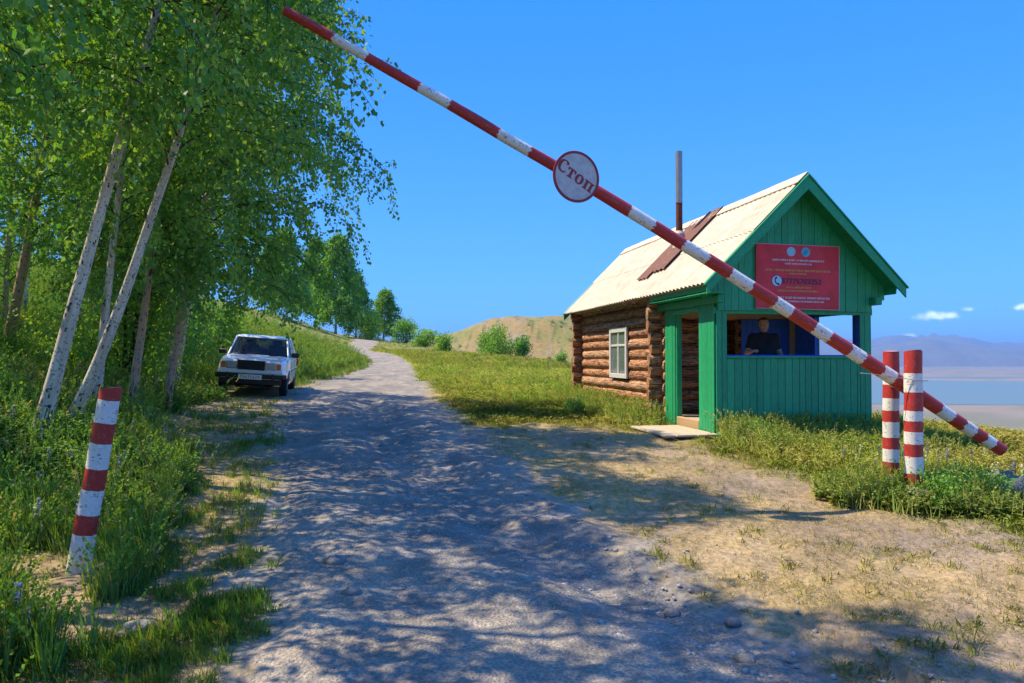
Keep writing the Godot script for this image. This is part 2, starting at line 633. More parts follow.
func soil(x: float, d: float) -> Color:
	var r := sqrt(x * x + d * d)
	var n1 := nz.get_noise_2d(x * 0.35, d * 0.35 + 60.0)
	var n2 := nf.get_noise_2d(x * 1.9 + 5.0, d * 1.9)
	var rc := look(RC, d)
	var dirt := Color(0.58, 0.42, 0.245)
	var straw := Color(0.74, 0.535, 0.22)
	var c := dirt.lerp(straw, clampf(0.45 + n1 * 1.1 + n2 * 0.5, 0, 1) * 0.8)
	c = c.lerp(Color(0.45, 0.36, 0.27), smoothstep(0.15, 0.5, -n1 + n2 * 0.3) * 0.6)
	var off := absf(x - rc) - look(RW, d)
	c = c.lerp(road_tone(x, d) * 0.8, 1.0 - smoothstep(0.0, 0.6, off + 0.5 * n2 + 0.25 * n1))
	var g := turf(x, d)
	var green := Color(0.19, 0.25, 0.05).lerp(Color(0.38, 0.36, 0.09), clampf(0.5 + n1 * 0.9, 0, 1))
	c = c.lerp(green, g * 0.9)
	if r > 30.0 and x > rc - 30.0:
		var n3 := nz.get_noise_2d(x * 0.05, d * 0.05 + 3.0)
		var mead := Color(0.27, 0.35, 0.06).lerp(Color(0.46, 0.43, 0.11), clampf(0.45 + n3 * 1.1 + n1 * 0.4, 0, 1))
		c = c.lerp(mead, smoothstep(30.0, 55.0, r) * (1.0 if off > 0.4 else 0.0))
	if x > 5.0 and r < 300.0: c = c.lerp(Color(0.52, 0.44, 0.12), 0.8 * smoothstep(5.5, 9.0, x + n1))
	if d > 120.0 and x > -60.0:
		var n4 := nc.get_noise_2d(x * 0.05, d * 0.035)
		var n5 := nc.get_noise_2d(x * 0.3 + 9.0, d * 0.16)
		var hill := Color(0.52, 0.37, 0.13).lerp(Color(0.36, 0.36, 0.09), smoothstep(-0.05, 0.35, n4 + n5 * 0.4))
		hill = hill.lerp(Color(0.42, 0.37, 0.32), smoothstep(0.2, 0.4, n5 - n4 * 0.5) * 0.5)
		hill = hill.lerp(Color(0.20, 0.23, 0.06), smoothstep(0.28, 0.36, nc.get_noise_2d(x * 0.5 - 40.0, d * 0.2)))
		c = c.lerp(hill, smoothstep(120.0, 150.0, d - absf(x) * 0.2))
	if r > 300.0:
		var n6 := nc.get_noise_2d(x * 0.0016, d * 0.0016)
		c = c.lerp(Color(0.46, 0.37, 0.27).lerp(Color(0.32, 0.31, 0.18), smoothstep(-0.1, 0.4, n6)), smoothstep(300.0, 900.0, r))
	return c


func road_tone(x: float, d: float) -> Color:
	var n1 := nz.get_noise_2d(x * 0.8 - 12.0, d * 0.3)
	var n2 := nf.get_noise_2d(x * 3.1, d * 3.1)
	var c := Color(0.58, 0.52, 0.435).lerp(Color(0.75, 0.64, 0.49), clampf(0.5 + n1 * 1.3 + n2 * 0.5, 0, 1))
	var g := gully(x, d)
	c = c.lerp(Color(0.52, 0.48, 0.42), exp(-pow(g / 0.75, 2.0)) * clampf(0.8 + n2, 0, 1))
	c = c.lerp(Color(0.42, 0.37, 0.31), smoothstep(0.15, 0.5, n2 - n1) * 0.5)
	return c


func terrain():
	var angs := PackedFloat32Array()
	var a := -180.0
	while a < 179.99:
		angs.append(a)
		a += 0.22 if absf(a + 0.1) < 41.0 else 2.8
	angs.append(180.0)
	var rads := PackedFloat32Array([0.0])
	var r := 0.9
	while r < 26000.0:
		rads.append(r)
		r *= 1.022 if r < 22.0 else (1.013 if r < 110.0 else 1.03 if r < 400.0 else 1.06)
	var nr := rads.size()
	var na := angs.size()
	var mb := MB.new()
	mb.colored = true
	mb.v.resize(nr * na); mb.n.resize(nr * na); mb.c.resize(nr * na); mb.uv.resize(nr * na)
	for i in nr:
		for j in na:
			var q := deg_to_rad(angs[j])
			var x := rads[i] * sin(q)
			var d := rads[i] * cos(q)
			mb.v[i * na + j] = Vector3(x, H(x, d), -d)
			mb.c[i * na + j] = soil(x, d)
	for i in nr:
		for j in na:
			var k := i * na + j
			var e := mb.v[k + 1 if j < na - 1 else i * na + 1] - mb.v[k - 1 if j > 0 else i * na + na - 2]
			var o := mb.v[k + na if i < nr - 1 else k] - mb.v[k - na if i > 0 else k]
			var nn := o.cross(e)
			if nn.length_squared() < 1e-12: nn = Vector3.UP
			nn = nn.normalized()
			if nn.y < 0: nn = -nn
			mb.n[k] = nn
	for i in nr - 1:
		for j in na - 1:
			var k := i * na + j
			# clockwise seen from above
			if i > 0:
				mb.ix.append(k); mb.ix.append(k + na + 1); mb.ix.append(k + 1)
			mb.ix.append(k); mb.ix.append(k + na); mb.ix.append(k + na + 1)
	tag(part("ground", mb.mesh(), M.ground, self), "", "", "", "structure")


func road():
	var mb := MB.new()
	mb.colored = true
	var ds := PackedFloat32Array()
	var d := -9.0
	while d < 240.0:
		ds.append(d)
		d += 0.07 if d > 1.0 and d < 10.0 else (0.14 if d < 24.0 else 0.5)
	var cols := 64
	var flat := PackedVector3Array()
	for i in ds.size():
		for j in cols + 1:
			var u := float(j) / cols * 2.0 - 1.0
			var w := look(RW, ds[i]) + 0.55
			var x := look(RC, ds[i]) + u * w
			var off := absf(u) * w - look(RW, ds[i])
			off += 0.28 * nz.get_noise_2d(x * 0.9 + 31.0, ds[i] * 0.9) + 0.2 * nf.get_noise_2d(x * 3.0, ds[i] * 3.0)
			var lift := 0.016 - 0.05 * smoothstep(-0.12, 0.22, off) - (0.05 + 0.0015 * maxf(ds[i], 0.0)) * smoothstep(0.93, 1.0, absf(u))
			var g := gully(x, ds[i])
			lift += 0.008 * nf.get_noise_2d(x * 9.0, ds[i] * 9.0) * (0.5 + exp(-g * g))
			flat.append(Vector3(x, H(x, ds[i]), -ds[i]))
			mb.vert(Vector3(x, flat[flat.size() - 1].y + lift, -ds[i]), Vector3.UP, Vector2.ZERO, road_tone(x, ds[i]))
	var s := cols + 1
	for i in ds.size():
		for j in s:
			var k := i * s + j
			var src := flat if j < 9 or j > cols - 9 else mb.v
			var e := src[k + (1 if j < cols else 0)] - src[k - (1 if j > 0 else 0)]
			var o := src[k + (s if i < ds.size() - 1 else 0)] - src[k - (s if i > 0 else 0)]
			var nn := e.cross(o).normalized()
			mb.n[k] = nn if nn.y > 0 else -nn
	for i in ds.size() - 1:
		for j in cols:
			var k := i * s + j
			mb.ix.append(k); mb.ix.append(k + s); mb.ix.append(k + s + 1)
			mb.ix.append(k); mb.ix.append(k + s + 1); mb.ix.append(k + 1)
	tag(part("gravel_road", mb.mesh(), M.road, self), "", "", "", "structure")


# ------------------------------------------------------------------ lake and mountains beyond the hut
func far_country():
	var wm := StandardMaterial3D.new()
	wm.albedo_color = lin(0.12, 0.19, 0.21)
	wm.roughness = 0.5
	wm.metallic_specular = 0.22
	var mb := MB.new()
	var strips := [[2150.0, 5000.0, 0.0], [5350.0, 5750.0, 40.0]]
	for q in strips:
		var near := []
		var far := []
		for i in 121:
			var x := -14000.0 + i * 260.0
			var dn: float = q[0] + (3200.0 - x) * 0.13 * (1.0 if q[2] == 0.0 else 0.3) + 120.0 * nz.get_noise_2d(x * 0.0012, q[2])
			var df: float = q[1] - clampf(x - 2400.0, 0, 6000) * 0.5 * (1.0 if q[2] == 0.0 else 0.1) + 160.0 * nz.get_noise_2d(x * 0.0015, q[2] + 50.0)
			df = maxf(df, dn + 120.0)
			near.append(Vector3(x, -149.9, -dn))
			far.append(Vector3(x, -149.9, -df))
		for i in 120:
			mb.poly([near[i], near[i + 1], far[i + 1], far[i]], Vector3.UP)
	tag(part("lake", mb.mesh(), wm, self), "", "", "", "structure")
	# mountain ranges, one behind the other
	var mm := mat(lin(0.17, 0.165, 0.16), 0.95, M.ground.detail_albedo, Vector3.ONE * 0.0011)
	for rr in [[11800.0, 17500.0, 300.0, 0.0], [17600.0, 24000.0, 640.0, 31.0]]:
		var g := MB.new()
		var nx := 200
		var ny := 26
		for j in ny + 1:
			for i in nx + 1:
				var x := -16000.0 + i * 185.0
				var t := float(j) / ny
				var d: float = lerpf(rr[0], rr[1], t)
				var body := sin(PI * minf(t * 1.15, 1.0)) if t < 0.87 else sin(PI * 0.5) * 0.0
				body = maxf(0.0, sin(PI * t))
				var ridge := 1.0 - absf(nc.get_noise_2d(x * 0.00042 + rr[3], d * 0.00042)) * 1.7
				var rise: float = rr[2] * (0.62 + 0.5 * nz.get_noise_2d(x * 0.00012 + rr[3], 3.0)) + 160.0 * exp(-pow((x / d - 0.555) / 0.075, 2.0))
				g.vert(Vector3(x, -170.0 + (150.0 + rise) * pow(body, 0.75) * (0.55 + 0.5 * ridge), -d), Vector3.UP)
		for j in ny + 1:
			for i in nx + 1:
				var k := j * (nx + 1) + i
				var e := g.v[k + (1 if i < nx else 0)] - g.v[k - (1 if i > 0 else 0)]
				var o := g.v[k + (nx + 1 if j < ny else 0)] - g.v[k - (nx + 1 if j > 0 else 0)]
				var nn := e.cross(o).normalized()
				g.n[k] = nn if nn.y > 0 else -nn
		for j in ny:
			for i in nx:
				var k := j * (nx + 1) + i
				g.tri_i(k, k + nx + 1, k + nx + 2)
				g.tri_i(k, k + nx + 2, k + 1)
		tag(part("mountains", g.mesh(), mm, self), "", "", "", "structure")


# ------------------------------------------------------------------ the guard hut
const HUT_AT := Vector3(3.31, 0.30, -12.0)
const HUT_TURN := 0.1902
const HW := 2.8          # width of the front
const RISE := 1.0      # roof pitch, rise over run


func roof_y(x: float) -> float:
	return 4.15 - absf(x - HW / 2) * RISE


func corrugated(w: float, l: float, waves: int) -> ArrayMesh:
	var mb := MB.new()
	var seg := waves * 8
	var hgt := 0.018
	for face in [1, -1]:
		var b := mb.v.size()
		for j in 2:
			for i in seg + 1:
				var t := float(i) / seg
				var ph := t * waves * TAU
				var sl := -sin(ph) * hgt * waves * TAU / w
				var nn: Vector3 = Vector3(-sl, 0, 1).normalized() * face
				mb.vert(Vector3(t * w, j * l, cos(ph) * hgt + face * 0.0035), nn)
		for i in seg:
			mb.tri_i(b + i, b + i + 1, b + seg + 2 + i)
			mb.tri_i(b + i, b + seg + 2 + i, b + seg + 1 + i)
	for j in 2:
		for i in seg:
			var a := Vector3(float(i) / seg * w, j * l, cos(float(i) / seg * waves * TAU) * hgt)
			var c := Vector3(float(i + 1) / seg * w, j * l, cos(float(i + 1) / seg * waves * TAU) * hgt)
			var k := Vector3(0, 0, 0.0035)
			mb.poly([a - k, c - k, c + k, a + k], Vector3(0, -1 if j == 0 else 1, 0))
	return mb.mesh()


func log_mesh(length: float, rad: float, sd: int, flat := 0.62) -> ArrayMesh:
	# lies along -z from the origin
	var mb := MB.new()
	var pts := PackedVector3Array()
	var rr := PackedFloat32Array()
	var n := int(maxf(5, length * 3))
	for i in n + 1:
		var z := -length * i / n
		pts.append(Vector3(0.012 * nz.get_noise_2d(z * 0.8, sd * 7.1), 0.014 * nz.get_noise_2d(z * 0.7, sd * 3.3 + 50), z))
		rr.append(rad * (1.0 + 0.14 * nz.get_noise_2d(z * 1.3, sd * 5.0 + 9)))
	mb.tube(pts, rr, 12, Color.WHITE, 2.4, true, 0.05)
	for i in mb.v.size():
		mb.v[i].x *= flat
	for i in mb.uv.size():
		mb.uv[i] += Vector2(sd * 0.31, sd * 0.37)
	return mb.mesh()


func hut():
	var h := thing("guard_hut", HUT_AT, HUT_TURN)
	tag(h, "green boarded porch and log cabin under a cream corrugated roof", "hut")
	rng.seed = 4
	var greens := [M.green, M.green2, M.green3, M.green]
	# ---- front parapet
	var g := group_part("porch_parapet", h)
	var x := 0.19
	while x < 2.60:
		var w: float = minf(rng.randf_range(0.105, 0.135), 2.61 - x)
		if w > 0.03:
			part("board", box_mesh(Vector3(snappedf(w - 0.006, 0.005), 1.5, 0.024), 0.004), greens[rng.randi() % 4], g, turned(x + w / 2, 0.53 + rng.randf_range(-0.006, 0.006), -0.02 + rng.randf_range(-0.004, 0.004), Vector3(0, rng.randf_range(-0.02, 0.02), 0)))
		x += w
	part("parapet_rail", box_mesh(Vector3(2.44, 0.035, 0.10), 0.006), M.green_h, h, at(1.40, 1.297, -0.035))
	part("parapet_beam", box_mesh(Vector3(2.42, 0.08, 0.05), 0.006), M.blue, h, at(1.40, 1.22, -0.062))
	# blue boarding on the inner side of the parapet
	var inner := group_part("parapet_lining", h)
	for i in 16:
		part("board", box_mesh(Vector3(0.146, 1.15, 0.018), 0.004), M.blue, inner, at(0.27 + i * 0.15, 0.76, -0.098))
	# ---- corner posts and boards of the front
	for q in [[0.0, 0.10], [0.10, 0.19], [2.61, 2.70], [2.70, 2.80]]:
		part("corner_board", box_mesh(Vector3(q[1] - q[0] - 0.005, 2.86 if q[0] < 1.0 else 2.86, 0.026), 0.004), greens[rng.randi() % 4], h, at((q[0] + q[1]) / 2, 0.95 - 0.25 + 0.32 - 0.21, -0.014))
	for q in [0.1, 2.7]:
		part("corner_post", box_mesh(Vector3(0.12, 2.5, 0.12), 0.006), M.green if q < 1.0 else M.blue, h, at(q, 1.02, -0.09))
	# ---- gable boards with their tops cut to the roof slope
	g = group_part("gable_wall", h)
	x = -0.25
	while x < 3.04:
		var w := rng.randf_range(0.11, 0.15)
		var x1: float = minf(x + w, 3.05)
		var lo := 2.06
		if x < -0.02 or x1 > 2.82: lo = 2.26
		var zz := rng.randf_range(-0.004, 0.004) + 0.014
		var pts := [Vector2(x + 0.003, lo), Vector2(x1 - 0.003, lo), Vector2(x1 - 0.003, roof_y(x1) - 0.03)]
		if x < HW / 2 and x1 > HW / 2: pts.append(Vector2(HW / 2, roof_y(HW / 2) - 0.03))
		pts.append(Vector2(x + 0.003, roof_y(x) - 0.03))
		if roof_y(x) - 0.05 > lo and roof_y(x1) - 0.05 > lo:
			part("board", prism(pts, zz, zz + 0.022), greens[rng.randi() % 4], g)
		x = x1
	part("gable_beam", box_mesh(Vector3(2.9, 0.11, 0.05), 0.006), M.green_h, h, at(1.4, 2.06, -0.028))
	# wall plates running back under the eaves, their ends standing out in front
	for q in [-0.02, 2.82]:
		part("plate_beam", box_mesh(Vector3(0.12, 0.13, 2.62), 0.01), M.green2, h, at(q, 2.235, -1.10))
	# ---- left side of the porch, boards either side of the doorway
	g = group_part("porch_side", h)
	for q in [[0.03, 0.135], [0.135, 0.25], [0.25, 0.36], [0.36, 0.48], [0.48, 0.60], [1.60, 1.72], [1.72, 1.83], [1.83, 1.95], [1.95, 2.06]]:
		var w: float = q[1] - q[0]
		part("board", box_mesh(Vector3(0.024, 2.55, snappedf(w - 0.006, 0.005)), 0.004), greens[rng.randi() % 4], g, turned(-0.014 + rng.randf_range(-0.003, 0.003), 1.06, -(q[0] + q[1]) / 2, Vector3(0, rng.randf_range(-0.02, 0.02), 0)))
	for i in 8:
		part("board", box_mesh(Vector3(0.022, 0.26, 0.12), 0.004), greens[rng.randi() % 4], g, at(-0.013, 2.215, -0.66 - i * 0.125))
	part("door_lintel", box_mesh(Vector3(0.07, 0.07, 1.06), 0.006), M.green_h, h, at(-0.006, 2.105, -1.10))
	for q in [0.62, 1.58]:
		part("door_jamb", box_mesh(Vector3(0.10, 2.1, 0.045), 0.005), M.green2, h, at(0.045, 1.05, -q))
	part("door_sill", box_mesh(Vector3(0.09, 0.27, 0.92), 0.01), M.plank, h, at(0.03, 0.085, -1.10))
	part("notice_plaque", box_mesh(Vector3(0.012, 0.14, 0.30), 0.003), mat(lin(0.34, 0.42, 0.46), 0.4), h, at(-0.035, 2.235, -0.96))
	# ---- right side of the porch: low wall, opening, blue lining
	g = group_part("porch_far_side", h)
	for i in 19:
		var z := -0.065 - i * 0.122
		var full := z > -0.33 or z < -1.48
		part("board", box_mesh(Vector3(0.024, 2.55 if full else 1.54, 0.116), 0.004), greens[rng.randi() % 4], g, at(2.813, 1.0 if full else 0.52, z))
		part("lining_board", box_mesh(Vector3(0.018, 2.2 if full else 1.12, 0.116), 0.004), M.blue, g, at(2.735, 1.2 if full else 0.735, z))
		if not full:
			part("board", box_mesh(Vector3(0.024, 0.26, 0.116), 0.004), greens[rng.randi() % 4], g, at(2.813, 2.19, z))
	for q in [0.29, 1.53]:
		part("opening_post", box_mesh(Vector3(0.10, 0.86, 0.09), 0.005), M.blue, h, at(2.775, 1.68, -q))
	part("opening_sill", box_mesh(Vector3(0.12, 0.035, 1.20), 0.005), M.blue, h, at(2.775, 1.292, -0.91))
	part("opening_lintel", box_mesh(Vector3(0.09, 0.07, 1.16), 0.005), M.blue, h, at(2.775, 2.085, -0.91))
	# ---- porch floor and ceiling
	g = group_part("porch_floor", h)
	for i in 16:
		part("plank", box_mesh(Vector3(2.66, 0.03, 0.138), 0.005), M.plank_grey, g, at(1.40, 0.19, -0.20 - i * 0.142))
	g = group_part("porch_ceiling", h)
	for i in 16:
		part("plank", box_mesh(Vector3(2.70, 0.022, 0.138), 0.004), M.plank, g, at(1.40, 2.335, -0.08 - i * 0.142))
	# ---- log walls
	var sp := 0.222
	var lw := group_part("left_log_wall", h)
	for i in 12:
		var y := 0.02 + i * sp
		var zs := [[2.14, 8.06]]
		if y > 0.80 and y < 1.98: zs = [[2.14, 4.12], [5.30, 8.06]]
		for q in zs:
			var e: float = rng.randf_range(-0.05, 0.05)
			part("log", log_mesh(q[1] - q[0] + e, 0.118, i * 3 + int(q[0])), M.log[(i * 7 + int(q[0])) % 4], lw, at(0.06 + rng.randf_range(-0.012, 0.012), y, -q[0] + (e if q[1] > 8 and q[0] < 3 else 0.0)))
	var rw := group_part("right_log_wall", h)
	var lm := log_mesh(5.9, 0.118, 77)
	for i in 12:
		part("log", lm, M.log[i % 4], rw, at(2.74, 0.02 + i * sp, -2.14))
	for wall in [["partition_log_wall", 2.36], ["back_log_wall", 7.80]]:
		var cw := group_part(wall[0], h)
		for i in 12:
			var y := -0.09 + i * sp
			var segs := [[-0.24, 3.04]]
			if wall[1] < 3.0 and y > 0.15 and y < 2.0: segs = [[-0.24, 0.95], [1.60, 3.04]]
			for q in segs:
				var e := rng.randf_range(-0.04, 0.04)
				part("log", log_mesh(q[1] - q[0] + e, 0.118, i * 5 + int(wall[1])), M.log[(i * 5 + 1) % 4], cw, Transform3D(Basis(Vector3.UP, -PI / 2), Vector3(q[0] - (e if q[0] < 0 else 0.0), y, -wall[1] + rng.randf_range(-0.012, 0.012))))
	var lin_dark: Material = M.plank
	part("room_lining", box_mesh(Vector3(0.02, 2.6, 1.75), 0.0), lin_dark, h, at(0.20, 1.3, -3.28))
	part("room_lining", box_mesh(Vector3(0.02, 2.6, 2.40), 0.0), lin_dark, h, at(0.20, 1.3, -6.50))
	part("room_lining", box_mesh(Vector3(0.02, 0.75, 1.14), 0.0), lin_dark, h, at(0.20, 0.4, -4.725))
	part("room_lining", box_mesh(Vector3(0.02, 0.6, 1.14), 0.0), lin_dark, h, at(0.20, 2.3, -4.725))
	part("room_floor", box_mesh(Vector3(2.5, 0.03, 5.2), 0.0), M.plank_grey, h, at(1.4, 0.16, -5.08))
	part("room_ceiling", box_mesh(Vector3(2.6, 0.03, 5.3), 0.0), M.plank, h, at(1.4, 2.48, -5.08))
	# blue plank panel and dark timber in front of the partition
	g = group_part("blue_partition", h)
	for i in 9:
		part("board", box_mesh(Vector3(0.118, 1.84, 0.02), 0.004), M.blue, g, at(1.68 + i * 0.122, 1.12, -2.215))
	part("partition_beam", box_mesh(Vector3(2.6, 0.24, 0.06), 0.01), M.plank, h, at(1.42, 2.17, -2.205))
	part("room_door", box_mesh(Vector3(0.64, 1.8, 0.035), 0.006), mat(lin(0.05, 0.03, 0.02), 0.8, M.log[0].albedo_texture, Vector3(4, 0.5, 4)), h, turned(1.02, 1.08, -2.70, Vector3(0, 1.25, 0)))
	part("stud", box_mesh(Vector3(0.09, 2.1, 0.07), 0.006), M.plank, h, at(2.68, 1.25, -2.16))
	# ---- window in the log wall
	var win := group_part("window", h)
	var wc := Vector3(-0.035, 1.39, -4.71)
	for s in [-1, 1]:
		part("frame", box_mesh(Vector3(0.05, 1.12, 0.10), 0.006), M.white, win, at(wc.x, wc.y, wc.z + s * 0.53))
		part("frame", box_mesh(Vector3(0.05, 0.10, 0.958), 0.006), M.white, win, at(wc.x, wc.y + s * 0.51, wc.z))
	part("frame", box_mesh(Vector3(0.03, 0.918, 0.05), 0.005), M.white, win, at(wc.x + 0.005, wc.y, wc.z))
	part("frame", box_mesh(Vector3(0.03, 0.045, 0.45), 0.005), M.white, win, at(wc.x + 0.005, wc.y + 0.17, wc.z - 0.253))
	part("frame", box_mesh(Vector3(0.03, 0.045, 0.45), 0.005), M.white, win, at(wc.x + 0.005, wc.y + 0.17, wc.z + 0.253))
	for q in [[-0.253, -0.155, 0.60], [0.253, -0.155, 0.60], [-0.253, 0.325, 0.265], [0.253, 0.325, 0.265]]:
		part("pane", box_mesh(Vector3(0.004, q[2], 0.45), 0.0), M.glass, win, at(wc.x + 0.012, wc.y + q[1], wc.z + q[0]))
	var cur := MB.new()
	for i in 6:
		var a := Vector3(0, 0.45, -0.22 + i * 0.03 - 0.2)
		cur.tube(PackedVector3Array([a, a - Vector3(0, 0.9, 0)]), PackedFloat32Array([0.021, 0.023]), 6)
	part("curtain", cur.mesh(), mat(lin(0.5, 0.52, 0.55), 0.9), win, at(0.10, wc.y, wc.z - 0.08))
	# ---- eaves
	part("eave_plank", box_mesh(Vector3(0.03, 0.13, 5.95), 0.005), M.plank, h, turned(-0.19, 2.475, -5.17, Vector3(0, 0, 0.25)))
	part("eave_plank", box_mesh(Vector3(0.16, 0.025, 5.9), 0.005), M.plank, h, at(-0.10, 2.60, -5.15))
	part("eave_fascia", box_mesh(Vector3(0.026, 0.12, 2.58), 0.005), M.green_h, h, turned(-0.27, 2.405, -0.90, Vector3(0, 0, 0.12)))
	part("eave_soffit", box_mesh(Vector3(0.27, 0.02, 2.55), 0.004), M.green_h, h, at(-0.15, 2.318, -0.90))
	part("eave_fascia", box_mesh(Vector3(0.026, 0.12, 8.4), 0.005), M.green_h, h, turned(3.07, 2.405, -3.9, Vector3(0, 0, -0.12)))
	for q in [3.05, 3.62, 5.4, 6.9]:
		part("rafter_end", box_mesh(Vector3(0.30, 0.11, 0.07), 0.006), M.plank_grey, h, turned(-0.20, 2.515, -q, Vector3(0, 0, atan(RISE))))
	# ---- roof
	var rf := group_part("roof", h)
	var sl := Vector2(1.73, 1.73).normalized()
	var bl := Basis(Vector3(0, 0, 1), Vector3(sl.x, sl.y, 0), Vector3(-sl.y, sl.x, 0))
	var br := Basis(Vector3(0, 0, -1), Vector3(-sl.x, sl.y, 0), Vector3(sl.y, sl.x, 0))
	var lo_sheet := corrugated(1.10, 1.36, 7)
	var hi_sheet := corrugated(1.10, 1.30, 7)
	for i in 9:
		for row in 2:
			var s: float = 1.19 if row == 1 else rng.randf_range(-0.015, 0.015)
			var up := 0.05 + 0.012 * row + 0.0015 * (i % 2)
			var tilt := Basis(Vector3(0, 0, 1), rng.randf_range(-0.001, 0.001))
			var zb := -8.24 + i * 0.943
			part("roof_sheet", lo_sheet if row == 0 else hi_sheet, M.slate if (i + row) % 3 else M.slate_b, rf, Transform3D(bl * tilt, Vector3(-0.33, 2.42, zb) + bl * Vector3(0, s, up)))
			part("roof_sheet", lo_sheet if row == 0 else hi_sheet, M.slate if (i + row) % 3 else M.slate_b, rf, Transform3D(br, Vector3(HW + 0.33, 2.42, zb + 1.10) + br * Vector3(0, s, up)))
	# battens under the sheets
	for s in [0.06, 0.8, 1.5, 2.3]:
		part("batten", box_mesh(Vector3(8.4, 0.07, 0.025), 0.004), M.plank_grey, rf, Transform3D(bl * Basis(Vector3(1, 0, 0), Vector3(0, 1, 0), Vector3(0, 0, 1)), Vector3(-0.33, 2.42, -3.92) + bl * Vector3(0, s, 0.006)))
		part("batten", box_mesh(Vector3(8.4, 0.07, 0.025), 0.004), M.plank_grey, rf, Transform3D(br, Vector3(HW + 0.33, 2.42, -3.92) + br * Vector3(0, s, 0.006)))
	for i in 8:
		part("ridge_cap", prism([Vector2(-0.17, -0.145), Vector2(0, 0.02), Vector2(0.17, -0.145), Vector2(0.17, -0.16), Vector2(0, 0.0), Vector2(-0.17, -0.16)], 0, 1.12), M.slate_b, rf, turned(1.4, 4.265 + 0.005 * (i % 2), -8.24 + i * 1.075, Vector3(0, 0, rng.randf_range(-0.02, 0.02))))
	# rusty sheet-metal strips about the chimney
	var strip := corrugated(0.62, 1.80, 3)
	part("rusty_sheet", strip, M.rust, rf, Transform3D(bl * Basis(Vector3(0, 0, 1), 0.02), Vector3(-0.33, 2.42, -3.06) + bl * Vector3(0, 0.76, 0.105)))
	part("rusty_sheet", strip, M.rust_red if false else M.rust, rf, Transform3D(bl * Basis(Vector3(0, 0, 1), -0.015), Vector3(-0.33, 2.42, -3.72) + bl * Vector3(0, 0.62, 0.09)))
	# barge boards
	for z in [0.40, -8.24]:
		part("barge_board", prism([Vector2(-0.36, 2.28), Vector2(-0.36, 2.45), Vector2(1.40, 2.45 + 1.76 * RISE), Vector2(1.40, 2.28 + 1.76 * RISE - 0.04)], z, z + 0.028), M.green_h, h)
		part("barge_board", prism([Vector2(3.16, 2.28), Vector2(3.16, 2.45), Vector2(1.402, 2.45 + 1.76 * RISE), Vector2(1.402, 2.28 + 1.76 * RISE - 0.04)], z, z + 0.028), M.green_h, h)
		part("barge_cap", prism([Vector2(-0.39, 2.43), Vector2(-0.39, 2.455), Vector2(1.40, 2.455 + 1.79 * RISE), Vector2(1.40, 2.43 + 1.79 * RISE)], z - 0.03, z + 0.05), M.green3, h)
		part("barge_cap", prism([Vector2(3.19, 2.43), Vector2(3.19, 2.455), Vector2(1.402, 2.455 + 1.79 * RISE), Vector2(1.402, 2.43 + 1.79 * RISE)], z - 0.03, z + 0.05), M.green3, h)
	g = group_part("gable_soffit", h)
	for i in 2:
		var bb := bl if i == 0 else br
		var o := Vector3(-0.33, 2.42, 0.215) if i == 0 else Vector3(HW + 0.33, 2.42, 0.215)
		for k in 11:
			part("board", box_mesh(Vector3(0.35, 0.20, 0.016), 0.003), M.green2, g, Transform3D(bb, o + bb * Vector3(0, 0.13 + k * 0.205 + 0.05, -0.02)))
	# back gable boarding
	g = group_part("back_gable", h)
	for i in 22:
		var xa := 0.02 + i * 0.125
		part("board", prism([Vector2(xa, 2.45), Vector2(xa + 0.12, 2.45), Vector2(xa + 0.12, roof_y(xa + 0.12) - 0.05), Vector2(xa, roof_y(xa) - 0.05)], -7.86, -7.84), M.plank_grey, g)
	# ---- chimney
	var ch := group_part("chimney", h)
	var c1 := MB.new()
	c1.lathe(Vector3(0.78, 3.45, -3.22), Vector3.UP, [[0, 0.0], [0, 0.068], [1.06, 0.068], [1.06, 0.0]], 20)
	part("rusty_pipe", c1.mesh(), M.rust_red, ch)
	c1 = MB.new()
	c1.lathe(Vector3(0.78, 4.49, -3.22), Vector3.UP, [[0, 0.0], [0, 0.075], [0.03, 0.075], [0.03, 0.071], [1.08, 0.071], [1.08, 0.06], [0.9, 0.06]], 20)
	part("upper_pipe", c1.mesh(), M.zinc, ch)
	c1 = MB.new()
	c1.lathe(Vector3(0.78, 3.55, -3.22), Vector3.UP, [[0, 0.14], [0.30, 0.11], [0.36, 0.075]], 16)
	part("collar", c1.mesh(), M.slate, ch)
	# foundation stones and the cut end of the sill timber
	part("sill_timber", log_mesh(2.3, 0.10, 5), M.green2, h, at(0.06, 0.0, 0.16))
	part("sill_timber", box_mesh(Vector3(2.78, 0.20, 0.14), 0.02), M.green2, h, at(1.4, -0.10, -0.11))

	# ---- the doorstep, a low platform of planks
	var st := thing("plank_doorstep", HUT_AT + Basis(Vector3.UP, HUT_TURN) * Vector3(-0.56, 0, -0.50), HUT_TURN)
	st.position.y = H(st.position.x, -st.position.z)
	tag(st, "low pale plank platform in front of the hut doorway", "doorstep")
	for i in 5:
		part("plank", box_mesh(Vector3(0.178, 0.035, 1.62), 0.008), M.plank_grey, st, turned(-0.37 + i * 0.185, 0.055 + rng.randf_range(-0.004, 0.004), rng.randf_range(-0.03, 0.03), Vector3(0, rng.randf_range(-0.012, 0.012), 0)))
	for z in [-0.6, 0.0, 0.6]:
		part("bearer", box_mesh(Vector3(0.86, 0.22, 0.09), 0.01), M.plank_grey, st, at(0, -0.075, z))


